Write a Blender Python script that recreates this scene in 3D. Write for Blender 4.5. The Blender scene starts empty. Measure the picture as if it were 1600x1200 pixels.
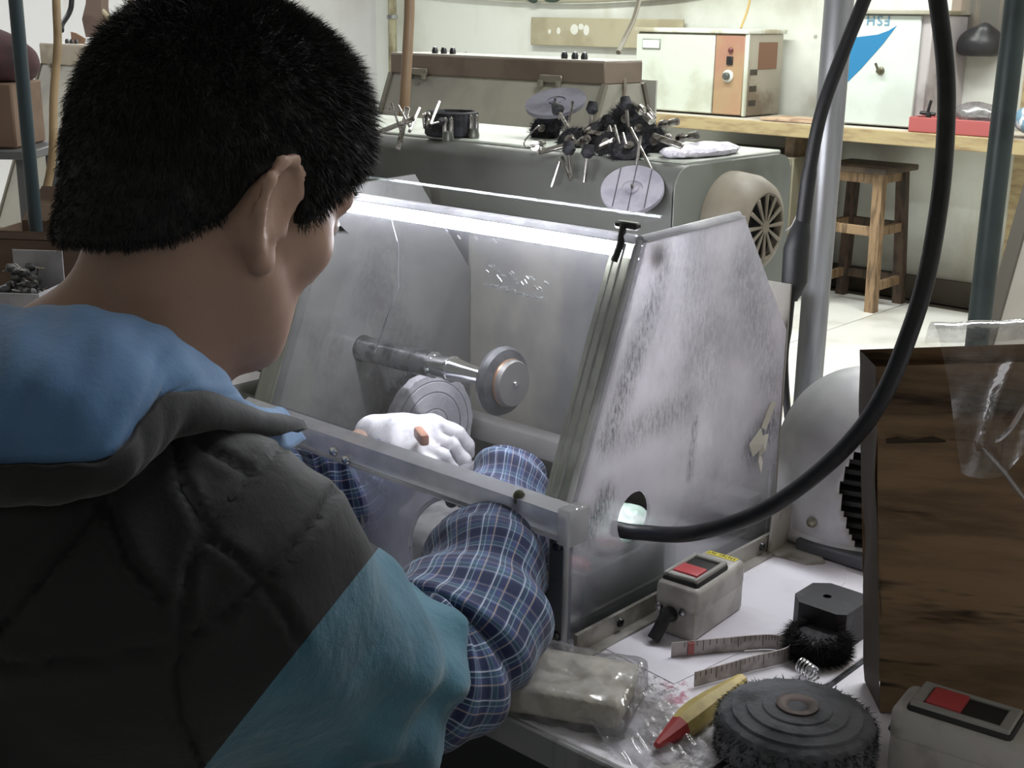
import bpy, bmesh, math, random
import numpy as np
import openvdb
from mathutils import Vector, Matrix, Quaternion
random.seed(7); rng = np.random.default_rng(7)
scene = bpy.context.scene
COL = scene.collection
PI = math.pi
R = math.radians

# ------------------------------------------------------------------ camera, world, lights, exposure
cd = bpy.data.cameras.new('camera'); cam = bpy.data.objects.new('camera', cd); COL.objects.link(cam)
cd.sensor_width = 36.0; cd.lens = 2000 / 1600 * 36.0; cd.clip_start = 0.02; cd.clip_end = 60
_w, _p, _r = R(42.0), R(16.0), R(0.8)
_fw = Vector((-math.sin(_w) * math.cos(_p), math.cos(_w) * math.cos(_p), -math.sin(_p)))
_rt = Vector((math.cos(_w), math.sin(_w), 0)); _up = _rt.cross(_fw)
_rt2 = math.cos(_r) * _rt + math.sin(_r) * _up; _up2 = -math.sin(_r) * _rt + math.cos(_r) * _up
_m = Matrix((_rt2, _up2, -_fw)).transposed().to_4x4(); _m.translation = (0, 0, 1.33)
cam.matrix_world = _m
scene.camera = cam
wd = bpy.data.worlds.new('world'); scene.world = wd; wd.use_nodes = True
wd.node_tree.nodes['Background'].inputs[0].default_value = (0.75, 0.8, 0.85, 1)
wd.node_tree.nodes['Background'].inputs[1].default_value = 0.25
vs = scene.view_settings
vs.view_transform = 'Standard'; vs.look = 'None'; vs.gamma = 1.0; vs.use_curve_mapping = False; vs.exposure = 0.0

def area(name, loc, size, power, col, aim=None, sy=None):
    l = bpy.data.lights.new(name, 'AREA'); l.energy = power; l.color = col
    l.shape = 'RECTANGLE'; l.size = size; l.size_y = sy or size
    o = bpy.data.objects.new(name, l); COL.objects.link(o); o.location = loc
    if aim:
        o.rotation_euler = (Vector(aim) - Vector(loc)).to_track_quat('-Z', 'Y').to_euler()
    return o
area('ceiling_tube_and_fill', (-3.6, 4.3, 2.72), 2.4, 94, (0.95, 1.0, 0.93), sy=0.25)
area('ceiling_tube_and_fill', (-1.2, 4.6, 2.72), 1.6, 54, (0.97, 0.99, 0.96), sy=0.25)
area('ceiling_tube_and_fill', (-5.0, 2.2, 2.72), 1.6, 30, (0.95, 0.95, 1.0), sy=0.25)
area('ceiling_tube_and_fill', (-0.6, 2.1, 2.72), 1.4, 42, (0.95, 0.97, 1.0), sy=0.25)  # unseen fill added over the bench to brighten the tabletop
LAMP_STRENGTH = 84.0

# ------------------------------------------------------------------ materials
def lin(c):
    c = c / 255.0
    return c / 12.92 if c <= 0.04045 else ((c + 0.055) / 1.055) ** 2.4
def rgb(r, g, b, k=0.80):
    y = 0.3 * r + 0.59 * g + 0.11 * b
    r, g, b = (max(0.0, y + (c - y) * k) for c in (r, g, b))
    return (lin(r), lin(g), lin(b), 1.0)
class NT:
    def __init__(s, name):
        s.m = bpy.data.materials.new(name); s.m.use_nodes = True
        s.t = s.m.node_tree; s.t.nodes.clear()
        s.out = s.t.nodes.new('ShaderNodeOutputMaterial')
        s._co = None
    def n(s, kind, **kw):
        nd = s.t.nodes.new('ShaderNode' + kind)
        for k, v in kw.items(): setattr(nd, k, v)
        return nd
    def set(s, sock, v):
        if isinstance(v, bpy.types.NodeSocket): s.t.links.new(v, sock)
        else: sock.default_value = v
    def co(s):
        if s._co is None: s._co = s.n('TexCoord').outputs['Object']
        return s._co
    def math(s, op, a, b=0.0, clamp=False):
        nd = s.n('Math', operation=op, use_clamp=clamp); s.set(nd.inputs[0], a)
        if len(nd.inputs) > 1: s.set(nd.inputs[1], b)
        return nd.outputs[0]
    def vmath(s, op, a, b=None, scale=None, out=0):
        nd = s.n('VectorMath', operation=op); s.set(nd.inputs[0], a)
        if b is not None: s.set(nd.inputs[1], b)
        if scale is not None: s.set(nd.inputs['Scale'], scale)
        return nd.outputs[out]
    def noise(s, scale, detail=4, rough=0.55, stretch=None, rot=None, off=None, dist=0.0):
        v = s.co()
        if stretch or rot or off:
            mp = s.n('Mapping'); s.set(mp.inputs[0], v)
            if stretch: mp.inputs['Scale'].default_value = stretch
            if rot: mp.inputs['Rotation'].default_value = rot
            if off: mp.inputs['Location'].default_value = off
            v = mp.outputs[0]
        nd = s.n('TexNoise'); s.set(nd.inputs['Vector'], v)
        nd.inputs['Scale'].default_value = scale; nd.inputs['Detail'].default_value = detail
        nd.inputs['Roughness'].default_value = rough; nd.inputs['Distortion'].default_value = dist
        return nd.outputs[0]
    def ramp(s, v, lo, hi, a=0.0, b=1.0, smooth=True):
        nd = s.n('MapRange', interpolation_type='SMOOTHSTEP' if smooth else 'LINEAR')
        s.set(nd.inputs[0], v); nd.inputs[1].default_value = lo; nd.inputs[2].default_value = hi
        s.set(nd.inputs[3], a); s.set(nd.inputs[4], b)
        return nd.outputs[0]
    def mix(s, f, a, b, mode='MIX'):
        nd = s.n('Mix', data_type='RGBA', blend_type=mode)
        s.set(nd.inputs[0], f); s.set(nd.inputs[6], a); s.set(nd.inputs[7], b)
        return nd.outputs[2]
    def segdist(s, a, b):
        a = Vector(a); b = Vector(b); ab = b - a
        pa = s.vmath('SUBTRACT', s.co(), tuple(a))
        d = s.vmath('DOT_PRODUCT', pa, tuple(ab), out=1)
        h = s.math('DIVIDE', d, max(ab.length_squared, 1e-9), clamp=True)
        pr = s.vmath('SCALE', tuple(ab), scale=h)
        return s.vmath('LENGTH', s.vmath('SUBTRACT', pa, pr), out=1)
    def bump(s, h, strength=0.3, dist=0.002):
        b = s.n('Bump'); b.inputs['Strength'].default_value = strength; b.inputs['Distance'].default_value = dist
        s.set(b.inputs['Height'], h); return b.outputs[0]
    def pbr(s, col, rough=0.5, metal=0.0, normal=None, spec=0.5, sheen=0.0, sub=0.0, alpha=None, coat=0.0):
        p = s.n('BsdfPrincipled'); s.set(p.inputs['Base Color'], col); s.set(p.inputs['Roughness'], rough)
        s.set(p.inputs['Metallic'], metal); p.inputs['Specular IOR Level'].default_value = spec
        p.inputs['Sheen Weight'].default_value = sheen; p.inputs['Coat Weight'].default_value = coat
        if sub:
            p.inputs['Subsurface Weight'].default_value = sub; p.inputs['Subsurface Radius'].default_value = (0.012, 0.005, 0.003)
        if normal is not None: s.set(p.inputs['Normal'], normal)
        if alpha is not None: s.set(p.inputs['Alpha'], alpha)
        s.t.links.new(p.outputs[0], s.out.inputs[0]); return s.m
MATS = {}
def pm(name, col, rough=0.5, metal=0.0, col2=None, scale=20, lo=0.45, hi=0.65, detail=5, stretch=None, bump=None, **kw):
    if name in MATS: return MATS[name]
    t = NT(name); c = rgb(*col)
    if col2 is not None:
        c = t.mix(t.ramp(t.noise(scale, detail, stretch=stretch), lo, hi), c, rgb(*col2))
    nr = None
    if bump: nr = t.bump(t.noise(bump[0], 5, stretch=stretch), bump[1], bump[2] if len(bump) > 2 else 0.002)
    MATS[name] = t.pbr(c, rough, metal, nr, **kw); return MATS[name]

steel = pm('steel', (178, 178, 182), 0.28, 1.0, (120, 120, 124), 60)
dark_steel = pm('dark_steel', (95, 95, 98), 0.38, 1.0, (60, 60, 62), 50)
chrome = pm('bright_steel', (225, 225, 228), 0.15, 1.0)
galv = pm('galvanised', (170, 172, 175), 0.4, 0.45, (115, 116, 118), 25, stretch=(1, 1, 0.1))
black_rubber = pm('black_rubber', (26, 27, 30), 0.42, 0.0, (40, 41, 45), 40, spec=0.4)
black_plastic = pm('black_plastic', (30, 31, 33), 0.4)
bristle_mat = pm('black_bristle', (20, 20, 23), 0.8, 0, (50, 50, 58), 160)
housing_mat = pm('housing_paint', (110, 112, 106), 0.45, 0, (96, 98, 92), 8, bump=(140, 0.08, 0.001))
housing_top = pm('housing_top_paint', (200, 207, 192), 0.4, 0, (178, 184, 168), 9)
white_board = None
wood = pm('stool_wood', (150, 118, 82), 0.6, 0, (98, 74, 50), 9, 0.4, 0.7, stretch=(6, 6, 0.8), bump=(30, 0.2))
wood_shaded = pm('stool_wood_shaded', (78, 58, 42), 0.7, 0, (44, 36, 28), 12, stretch=(4, 4, 1))  # darker copy of the stool wood: shade painted on rear legs and rails
wood_yellow = pm('yellow_wood', (178, 156, 108), 0.6, 0, (140, 112, 76), 5, 0.42, 0.7, stretch=(1, 6, 6))
olive = pm('olive_paint', (120, 114, 92), 0.55, 0, (92, 86, 68), 3)
green_pole = pm('dark_green_paint', (58, 74, 72), 0.42, 0, (46, 60, 58), 10)
left_pole_mat = pm('slate_green_paint', (52, 70, 78), 0.45)
beige_metal = pm('beige_paint', (176, 168, 148), 0.45, 0, (150, 142, 122), 14)
red_plastic = pm('red_plastic', (214, 66, 70), 0.4)
red_tray_mat = pm('red_tray_plastic', (186, 84, 84), 0.45)
switch_grey = pm('switch_grey', (190, 186, 180), 0.42, 0, (164, 158, 152), 30)
switch_rim = pm('switch_rim_grey', (158, 156, 150), 0.5)
skin = None

def wall_mat(name, base, stain, soot):
    t = NT(name)
    big = t.ramp(t.noise(0.9, 6, 0.6), 0.45, 0.75)
    c = t.mix(t.math('MULTIPLY', big, 0.55), rgb(*base), rgb(*stain))
    drip = t.ramp(t.noise(3.5, 5, 0.65, stretch=(1, 1, 0.22)), 0.56, 0.78)
    c = t.mix(t.math('MULTIPLY', drip, 0.5), c, rgb(*stain))
    for a, b, r, s, cc in soot:
        d = t.segdist(a, b)
        f = t.math('MULTIPLY', t.ramp(t.math('ADD', d, t.math('MULTIPLY', t.noise(3.0, 5), 0.5)), 0.1, r + 0.3, 1.0, 0.0), s)
        c = t.mix(f, c, rgb(*cc))
    spot = t.ramp(t.noise(14, 2, 0.4), 0.74, 0.8)
    c = t.mix(t.math('MULTIPLY', spot, 0.6), c, rgb(96, 84, 66))
    return t.pbr(c, 0.75, 0, t.bump(t.noise(60, 4), 0.12, 0.002))

def acrylic(name, haze=0.2, hi_haze=0.5, tint=(182, 180, 190), scale=9, streak=(1, 1, 1), marks=(), rough=0.12, gloss=0.10, grime=(34, 34, 40), clear=(0.95, 0.96, 0.97), rot=None, lo=0.35, hi=0.7, back=0.5, scratch=0.0, mstreak=(1, 1, 0.3), fres=0.5, zfade=None, cloud=0.0):
    """clear sheet with a film of dust (diffuse and translucent) and dark polishing grime where MARKS run"""
    t = NT(name)
    film = t.ramp(t.noise(scale, 6, 0.6, stretch=streak, rot=rot), lo, hi, haze, hi_haze)
    smear = t.ramp(t.noise(scale * 0.35, 4, 0.6, off=(3.1, 1.7, 0.4)), 0.4, 0.65)
    col = t.mix(t.math('MULTIPLY', smear, 0.6), rgb(*tint), rgb(tint[0] * 0.62, tint[1] * 0.62, tint[2] * 0.66))
    g = None
    for a, b, r, s in marks:
        d = t.segdist(a, b)
        fine = t.ramp(t.noise(330, 6, 0.8, stretch=mstreak, rot=rot, off=(a[0], a[1], b[2])), 0.36, 0.66)
        k = t.math('MULTIPLY', t.math('MULTIPLY', t.ramp(d, 0.0, r, 1.0, 0.0), fine), s)
        g = k if g is None else t.math('MAXIMUM', g, k)
    if g is not None:
        col = t.mix(g, col, rgb(*grime)); film = t.math('MAXIMUM', film, t.math('MULTIPLY', g, 0.95))
    if scratch:
        sc = t.ramp(t.noise(55, 3, 0.5, stretch=(0.25, 1, 2.4), rot=(0.5, 0.3, 0.9)), 0.72, 0.75, 0, scratch)
        film = t.math('MAXIMUM', film, sc)
    if cloud:      # broad soft patches of darker dust
        cl = t.ramp(t.noise(5.0, 5, 0.6, off=(7.3, 2.2, 5.1)), 0.42, 0.66)
        fn = t.ramp(t.noise(210, 6, 0.8, stretch=(1, 1, 0.5), rot=rot), 0.25, 0.75, 0.25, 1.0)
        k = t.math('MULTIPLY', t.math('MULTIPLY', cl, fn), cloud)
        col = t.mix(k, col, rgb(96, 96, 102)); film = t.math('MAXIMUM', film, t.math('MULTIPLY', k, 0.9))
    if zfade:
        sz = t.n('SeparateXYZ'); t.t.links.new(t.co(), sz.inputs[0])
        film = t.math('MULTIPLY', film, t.ramp(t.math('ADD', sz.outputs[2], t.math('MULTIPLY', t.noise(12, 3), 0.05)), zfade[0], zfade[1], zfade[2], 1.0))
    tr = t.n('BsdfTransparent'); tr.inputs[0].default_value = (*clear, 1)
    df = t.n('BsdfDiffuse'); t.set(df.inputs[0], col)
    tl = t.n('BsdfTranslucent'); t.set(tl.inputs[0], col)
    gl = t.n('BsdfGlossy'); gl.inputs['Roughness'].default_value = rough
    m1 = t.n('MixShader'); m1.inputs[0].default_value = back; t.t.links.new(df.outputs[0], m1.inputs[1]); t.t.links.new(tl.outputs[0], m1.inputs[2])
    m2 = t.n('MixShader'); t.set(m2.inputs[0], film); t.t.links.new(tr.outputs[0], m2.inputs[1]); t.t.links.new(m1.outputs[0], m2.inputs[2])
    lw = t.n('LayerWeight'); lw.inputs[0].default_value = 0.25
    m3 = t.n('MixShader'); t.set(m3.inputs[0], t.math('ADD', t.math('MULTIPLY', lw.outputs[0], fres), gloss * 0.3, clamp=True))
    t.t.links.new(m2.outputs[0], m3.inputs[1]); t.t.links.new(gl.outputs[0], m3.inputs[2])
    t.t.links.new(m3.outputs[0], t.out.inputs[0]); return t.m

def emit(name, col, s):
    t = NT(name); e = t.n('Emission'); e.inputs[0].default_value = (*col, 1); e.inputs[1].default_value = s
    t.t.links.new(e.outputs[0], t.out.inputs[0]); return t.m

# ------------------------------------------------------------------ mesh builder
class MB:
    def __init__(s): s.v = []; s.f = []; s.uv = None
    def add(s, vs, fs):
        k = len(s.v); s.v += [tuple(v) for v in vs]; s.f += [tuple(i + k for i in f) for f in fs]; return s
    def box(s, c, d, rot=None, M=None):
        c = Vector(c); q = [Vector((x * d[0] / 2, y * d[1] / 2, z * d[2] / 2)) for x in (-1, 1) for y in (-1, 1) for z in (-1, 1)]
        if rot is not None:
            m = Matrix.Rotation(rot, 3, 'Z') if not isinstance(rot, Matrix) else rot
            q = [m @ v for v in q]
        s.add([v + c for v in q], [(0, 1, 3, 2), (4, 6, 7, 5), (0, 4, 5, 1), (2, 3, 7, 6), (0, 2, 6, 4), (1, 5, 7, 3)]); return s
    def rbox(s, c, d, r=0.004, seg=2, rot=None):
        bm = bmesh.new(); bmesh.ops.create_cube(bm, size=1.0)
        for v in bm.verts: v.co = Vector((v.co.x * d[0], v.co.y * d[1], v.co.z * d[2]))
        bmesh.ops.bevel(bm, geom=bm.edges[:], offset=min(r, min(d) * 0.49), segments=seg, affect='EDGES', profile=0.5)
        m = Matrix.Identity(3) if rot is None else (Matrix.Rotation(rot, 3, 'Z') if not isinstance(rot, Matrix) else rot)
        bm.verts.index_update(); c = Vector(c)
        s.add([m @ v.co + c for v in bm.verts], [[v.index for v in f.verts] for f in bm.faces]); bm.free(); return s
    def tube(s, pts, r, n=10, caps=True, flat=None):
        pts = [Vector(p) for p in pts]; N = len(pts)
        rs = [r] * N if not hasattr(r, '__len__') else [float(x) for x in r]
        tan = [(pts[min(i + 1, N - 1)] - pts[max(i - 1, 0)]).normalized() for i in range(N)]
        a = tan[0].orthogonal().normalized() if flat is None else (Vector(flat) - Vector(flat).dot(tan[0]) * tan[0]).normalized()
        rings = []; k = len(s.v)
        for i in range(N):
            a = (a - a.dot(tan[i]) * tan[i])
            a = a.normalized() if a.length > 1e-6 else tan[i].orthogonal().normalized()
            b = tan[i].cross(a)
            for j in range(n):
                t = 2 * PI * j / n
                s.v.append(tuple(pts[i] + rs[i] * (math.cos(t) * a + math.sin(t) * b)))
        for i in range(N - 1):
            for j in range(n):
                s.f.append((k + i * n + j, k + i * n + (j + 1) % n, k + (i + 1) * n + (j + 1) % n, k + (i + 1) * n + j))
        if caps:
            s.f.append(tuple(k + j for j in range(n - 1, -1, -1))); s.f.append(tuple(k + (N - 1) * n + j for j in range(n)))
        return s
    def cyl(s, a, b, r0, r1=None, n=16, caps=True): return s.tube([a, b], [r0, r0 if r1 is None else r1], n, caps)
    def lathe(s, prof, o=(0, 0, 0), axis=(0, 0, 1), n=32, jit=None, caps=True):
        """profile of (radius, height) pairs turned about AXIS through O"""
        o = Vector(o); z = Vector(axis).normalized(); x = z.orthogonal().normalized(); y = z.cross(x); k = len(s.v)
        for i, (r, h) in enumerate(prof):
            for j in range(n):
                t = 2 * PI * j / n; rr = r if jit is None else r * (1 + jit(i, j))
                s.v.append(tuple(o + z * h + rr * (math.cos(t) * x + math.sin(t) * y)))
        for i in range(len(prof) - 1):
            for j in range(n): s.f.append((k + i * n + j, k + i * n + (j + 1) % n, k + (i + 1) * n + (j + 1) % n, k + (i + 1) * n + j))
        if caps and prof[0][0] > 1e-6: s.f.append(tuple(k + j for j in range(n - 1, -1, -1)))
        if caps and prof[-1][0] > 1e-6: s.f.append(tuple(k + (len(prof) - 1) * n + j for j in range(n)))
        return s
    def prism(s, poly, off, holes=()):
        """flat polygon (3-D points) with holes, given the thickness vector OFF"""
        bm = bmesh.new(); off = Vector(off); edges = []
        for loop in [poly] + list(holes):
            vs = [bm.verts.new(p) for p in loop]
            edges += [bm.edges.new((vs[i], vs[(i + 1) % len(vs)])) for i in range(len(vs))]
        bmesh.ops.triangle_fill(bm, use_beauty=True, use_dissolve=False, edges=edges)
        ret = bmesh.ops.extrude_face_region(bm, geom=bm.faces[:])
        bmesh.ops.translate(bm, vec=off, verts=[g for g in ret['geom'] if isinstance(g, bmesh.types.BMVert)])
        bmesh.ops.recalc_face_normals(bm, faces=bm.faces[:]); bm.verts.index_update()
        s.add([v.co[:] for v in bm.verts], [[v.index for v in f.verts] for f in bm.faces]); bm.free(); return s
    def ell(s, c, r, n=16, m=10, rot=None):
        r = (r, r, r) if not hasattr(r, '__len__') else r; k = len(s.v); c = Vector(c)
        pts = []
        for i in range(m + 1):
            th = PI * i / m
            for j in range(n):
                p = 2 * PI * j / n; v = Vector((r[0] * math.sin(th) * math.cos(p), r[1] * math.sin(th) * math.sin(p), r[2] * math.cos(th)))
                pts.append(tuple((rot @ v if rot else v) + c))
        fs = [(i * n + j, (i + 1) * n + j, (i + 1) * n + (j + 1) % n, i * n + (j + 1) % n) for i in range(m) for j in range(n)]
        return s.add(pts, fs)
    def grid(s, fn, nu, nv, closed=False, thick=0.0):
        P = [[Vector(fn(i / (nu - (0 if closed else 1)), j / (nv - 1))) for j in range(nv)] for i in range(nu)]
        k = len(s.v)
        for i in range(nu):
            for j in range(nv): s.v.append(tuple(P[i][j]))
        for i in range(nu if closed else nu - 1):
            for j in range(nv - 1):
                a, b = i * nv + j, ((i + 1) % nu) * nv + j
                s.f.append((k + a, k + b, k + b + 1, k + a + 1))
        return s
    def build(s, name, m, parent=None, smooth=True, angle=40, kind=None, loc=None):
        me = bpy.data.meshes.new(name); o = bpy.data.objects.new(name, me); COL.objects.link(o)
        w = Vector((0, 0, 0))
        if parent is not None:
            w = parent['_w'] if '_w' in parent.keys() else (0, 0, 0); w = Vector(w); o.parent = parent
        elif loc is not None:
            w = Vector(loc); o.location = w
        o['_w'] = tuple(w)
        va = np.array(s.v, dtype=np.float64) - np.array(w)
        me.from_pydata([tuple(x) for x in va], [], s.f)
        if s.uv is not None:
            ul = me.uv_layers.new(name='UVMap'); uva = np.array(s.uv, dtype=np.float32)
            li = np.empty(len(me.loops), dtype=np.int32); me.loops.foreach_get('vertex_index', li)
            ul.data.foreach_set('uv', uva[li].ravel())
        for mm in (m if isinstance(m, (list, tuple)) else [m]): me.materials.append(mm)
        me.validate(); me.update()
        bm = bmesh.new(); bm.from_mesh(me)
        if getattr(s, 'fixn', True): bmesh.ops.recalc_face_normals(bm, faces=bm.faces[:])
        bm.to_mesh(me); bm.free()
        if smooth:
            me.shade_smooth()
            if angle < 179: me.set_sharp_from_angle(angle=R(angle))
        if kind: o['kind'] = kind
        return o

def thing(name, label, cat, loc=(0, 0, 0), group=None):
    o = bpy.data.objects.new(name, None); COL.objects.link(o); o.location = loc; o.empty_display_size = 0.05
    o['_w'] = tuple(float(x) for x in loc); o['label'] = label; o['category'] = cat
    if group: o['group'] = group
    return o
def tag(o, label, cat, group=None):
    o['label'] = label; o['category'] = cat
    if group: o['group'] = group
    return o
def dup(root, loc, rot=None, label=None):
    r = root.copy(); COL.objects.link(r); r.location = loc
    if rot is not None: r.rotation_euler = rot
    if label: r['label'] = label
    for ch in list(root.children):
        c = ch.copy(); COL.objects.link(c); c.parent = r
        for g in list(ch.children):
            d = g.copy(); COL.objects.link(d); d.parent = c
    return r
def struct(o): o['kind'] = 'structure'; return o
def cat_rom(pts, n=8):
    P = [Vector(p) for p in pts]; P = [P[0] * 2 - P[1]] + P + [P[-1] * 2 - P[-2]]; out = []
    for i in range(1, len(P) - 2):
        for k in range(n):
            t = k / n; a, b, c, d = P[i - 1], P[i], P[i + 1], P[i + 2]
            out.append(0.5 * ((2 * b) + (c - a) * t + (2 * a - 5 * b + 4 * c - d) * t * t + (3 * b - a - 3 * c + d) * t ** 3))
    out.append(P[-2]); return out

# ------------------------------------------------------------------ signed-distance sculpting
def cap(p, a, b, ra, rb=None):
    rb = ra if rb is None else rb; a = np.array(a, float); b = np.array(b, float); ab = b - a
    h = np.clip(((p - a) @ ab) / (ab @ ab), 0, 1)
    return np.linalg.norm(p - a - h[..., None] * ab, axis=-1) - (ra + (rb - ra) * h)
def elp(p, c, r, M=None):
    q = p - np.array(c, float)
    if M is not None: q = q @ M
    r = np.array(r, float); k0 = np.linalg.norm(q / r, axis=-1); k1 = np.linalg.norm(q / (r * r), axis=-1)
    return k0 * (k0 - 1.0) / np.maximum(k1, 1e-9)
def smin(a, b, k): h = np.clip(0.5 + 0.5 * (b - a) / k, 0, 1); return b + (a - b) * h - k * h * (1 - h)
def smax(a, b, k): return -smin(-a, -b, k)
_wd = rng.normal(size=(24, 3)); _wp = rng.uniform(0, 6.28, 24)
def wob(p, f, k0=0, n=6):
    s = 0
    for i in range(k0, k0 + n): s = s + np.sin((p @ _wd[i % 24]) * f + _wp[i % 24])
    return s / n
def sdf_mesh(fn, lo, hi, vox):
    lo = np.array(lo, float); hi = np.array(hi, float); n = np.ceil((hi - lo) / vox).astype(int) + 1
    ax = [lo[i] + vox * np.arange(n[i]) for i in range(3)]
    out = np.empty(n, dtype=np.float32)
    for a in range(0, n[0], 16):
        g = np.stack(np.meshgrid(ax[0][a:a + 16], ax[1], ax[2], indexing='ij'), -1)
        out[a:a + 16] = fn(g)
    out = np.clip(out / vox, -3, 3)
    grid = openvdb.FloatGrid(3.0); grid.copyFromArray(out)
    pts, tri, quad = grid.convertToPolygons(0.0, 0.0)
    b = MB(); b.v = [tuple(x) for x in (pts * vox + lo)]
    b.f = [tuple(int(i) for i in q[::-1]) for q in quad] + [tuple(int(i) for i in q[::-1]) for q in tri]
    return b

# ------------------------------------------------------------------ setting: floor, walls, ceiling
wall_back_mat = wall_mat('wall_paint_back', (232, 236, 228), (190, 184, 156), [((-4.4, 6.0, 1.5), (-3.3, 6.0, 1.55), 0.35, 0.75, (120, 108, 72)), ((-3.0, 6.0, 0.85), (-3.25, 6.0, 0.95), 0.3, 0.8, (84, 62, 50)), ((-6.4, 6.0, 1.6), (-6.4, 6.0, 0.4), 0.2, 0.5, (150, 140, 100)),
    ((-3.4, 6.0, 0.1), (-1.6, 6.0, 0.1), 0.45, 0.8, (112, 104, 84)), ((-3.6, 6.0, 0.75), (-1.6, 6.0, 0.75), 0.2, 0.5, (140, 130, 104))])
wall_left_mat = wall_mat('wall_paint_left', (214, 212, 216), (168, 158, 140), [((-6.7, 4.2, 0.9), (-6.7, 3.4, 0.7), 0.3, 0.4, (140, 128, 100))])
wall_plain = wall_mat('wall_paint_plain', (206, 204, 200), (170, 160, 140), [])
XL_, XR_, YB_, YF_, ZC_ = -6.7, 1.6, 6.02, -1.6, 2.8
struct(MB().box(((XL_ + XR_) / 2, YB_ + 0.05, ZC_ / 2), (XR_ - XL_ + 0.2, 0.1, ZC_)).build('wall_back', wall_back_mat, smooth=False))
struct(MB().box((XL_ - 0.05, (YB_ + YF_) / 2, ZC_ / 2), (0.1, YB_ - YF_, ZC_)).build('wall_left', wall_left_mat, smooth=False))
struct(MB().box((XR_ + 0.05, (YB_ + YF_) / 2, ZC_ / 2), (0.1, YB_ - YF_, ZC_)).build('wall_right', wall_plain, smooth=False))
struct(MB().box(((XL_ + XR_) / 2, YF_ - 0.05, ZC_ / 2), (XR_ - XL_ + 0.2, 0.1, ZC_)).build('wall_front', wall_plain, smooth=False))
struct(MB().box(((XL_ + XR_) / 2, (YB_ + YF_) / 2, ZC_ + 0.05), (XR_ - XL_ + 0.2, YB_ - YF_ + 0.2, 0.1)).build('ceiling', wall_plain, smooth=False))
floor = struct(MB().box(((XL_ + XR_) / 2, (YB_ + YF_) / 2, -0.06), (XR_ - XL_ + 0.2, YB_ - YF_ + 0.2, 0.1)).build('floor', pm('grout', (104, 96, 82), 0.9), smooth=False))
tile_mat = pm('floor_tile_glaze', (228, 227, 222), 0.3, 0, (186, 182, 170), 2.2, 0.45, 0.75)
tb = MB().rbox((0, 0, -0.005), (0.792, 1.19, 0.012), 0.003, 1)
first_tile = None
for i in range(11):
    for j in range(7):
        x = -2.69 + 0.8 * (i - 5) + 0.4; y = 4.70 + 1.2 * (j - 5) + 0.6
        if x < XL_ or x > XR_ - .3 or y < YF_ + .4 or y > YB_ + .3: continue
        if first_tile is None:
            first_tile = tb.build('tile', tile_mat, floor); o = first_tile
        else:
            o = first_tile.copy(); COL.objects.link(o)
        o.parent = floor; o.location = (x, y, 0)
struct(MB().box((-2.4, YB_ - 0.012, 0.06), (5.6, 0.024, 0.12)).build('wall_base_strip', pm('wall_base_dark', (74, 66, 54), 0.8, 0, (52, 46, 40), 6), smooth=False))  # dark strip along the foot of the back wall
# corner pipe and the trim beside it
pw = thing('corner_pipe', 'stained thin vertical pipe standing in the wall corner beside the hair', 'pipe', (-6.45, 5.94, 0))
MB().cyl((-6.45, 5.94, 0.0), (-6.45, 5.94, 2.8), 0.028, n=12).build('pipe', pm('old_pipe', (176, 168, 134), 0.6, 0, (120, 108, 78), 8, stretch=(1, 1, 0.4)), pw)
for z in (0.5, 1.32, 2.3):
    MB().lathe([(0.029, -0.012), (0.036, -0.012), (0.036, 0.012), (0.029, 0.012)], (-6.45, 5.94, z)).build('pipe_clamp', galv, pw)

# drooping wire along the back wall, with a green knot at the middle
wr = thing('wall_wire', 'pale drooping wire strung along the stained wall above the far hood', 'wire', (-5.0, 5.97, 1.38))
MB().tube(cat_rom([(-6.4, 5.98, 1.49), (-5.9, 5.98, 1.455), (-5.3, 5.98, 1.43), (-4.9, 5.98, 1.425), (-4.5, 5.98, 1.44), (-4.2, 5.98, 1.46), (-3.9, 5.98, 1.5)]), 0.012, 8).build('wire', pm('dusty_wire', (168, 164, 140), 0.7), wr)
MB().ell((-5.25, 5.975, 1.45), (0.05, 0.03, 0.04)).ell((-5.1, 5.975, 1.435), (0.07, 0.02, 0.02)).build('knot', pm('green_tape', (62, 84, 70), 0.7), wr)

# ------------------------------------------------------------------ far shelf with the ovens, stool below
sh = thing('wall_shelf', 'long yellow-edged wooden shelf board under the two pale ovens', 'shelf', (-2.6, 5.75, 0.8))
MB().rbox((-2.1, 5.735, 0.838), (5.2, 0.52, 0.045), 0.004, 1).build('board', pm('shelf_top', (196, 188, 174), 0.7, 0, (130, 108, 92), 3, 0.5, 0.75), sh)
MB().rbox((-2.1, 5.462, 0.832), (5.2, 0.025, 0.062), 0.003, 1).build('edge_band', wood_yellow, sh)
for x in (-4.6, -3.2, -1.2, 0.3):
    MB().box((x, 5.74, 0.40), (0.05, 0.42, 0.8)).build('support', pm('shelf_support', (118, 92, 62), 0.7, 0, (80, 62, 44), 6), sh)

def screw(mb, p, ax, r=0.004, h=0.003): mb.lathe([(0, h), (r * 0.6, h), (r, h * 0.4), (r, 0)], p, ax, 12)

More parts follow.
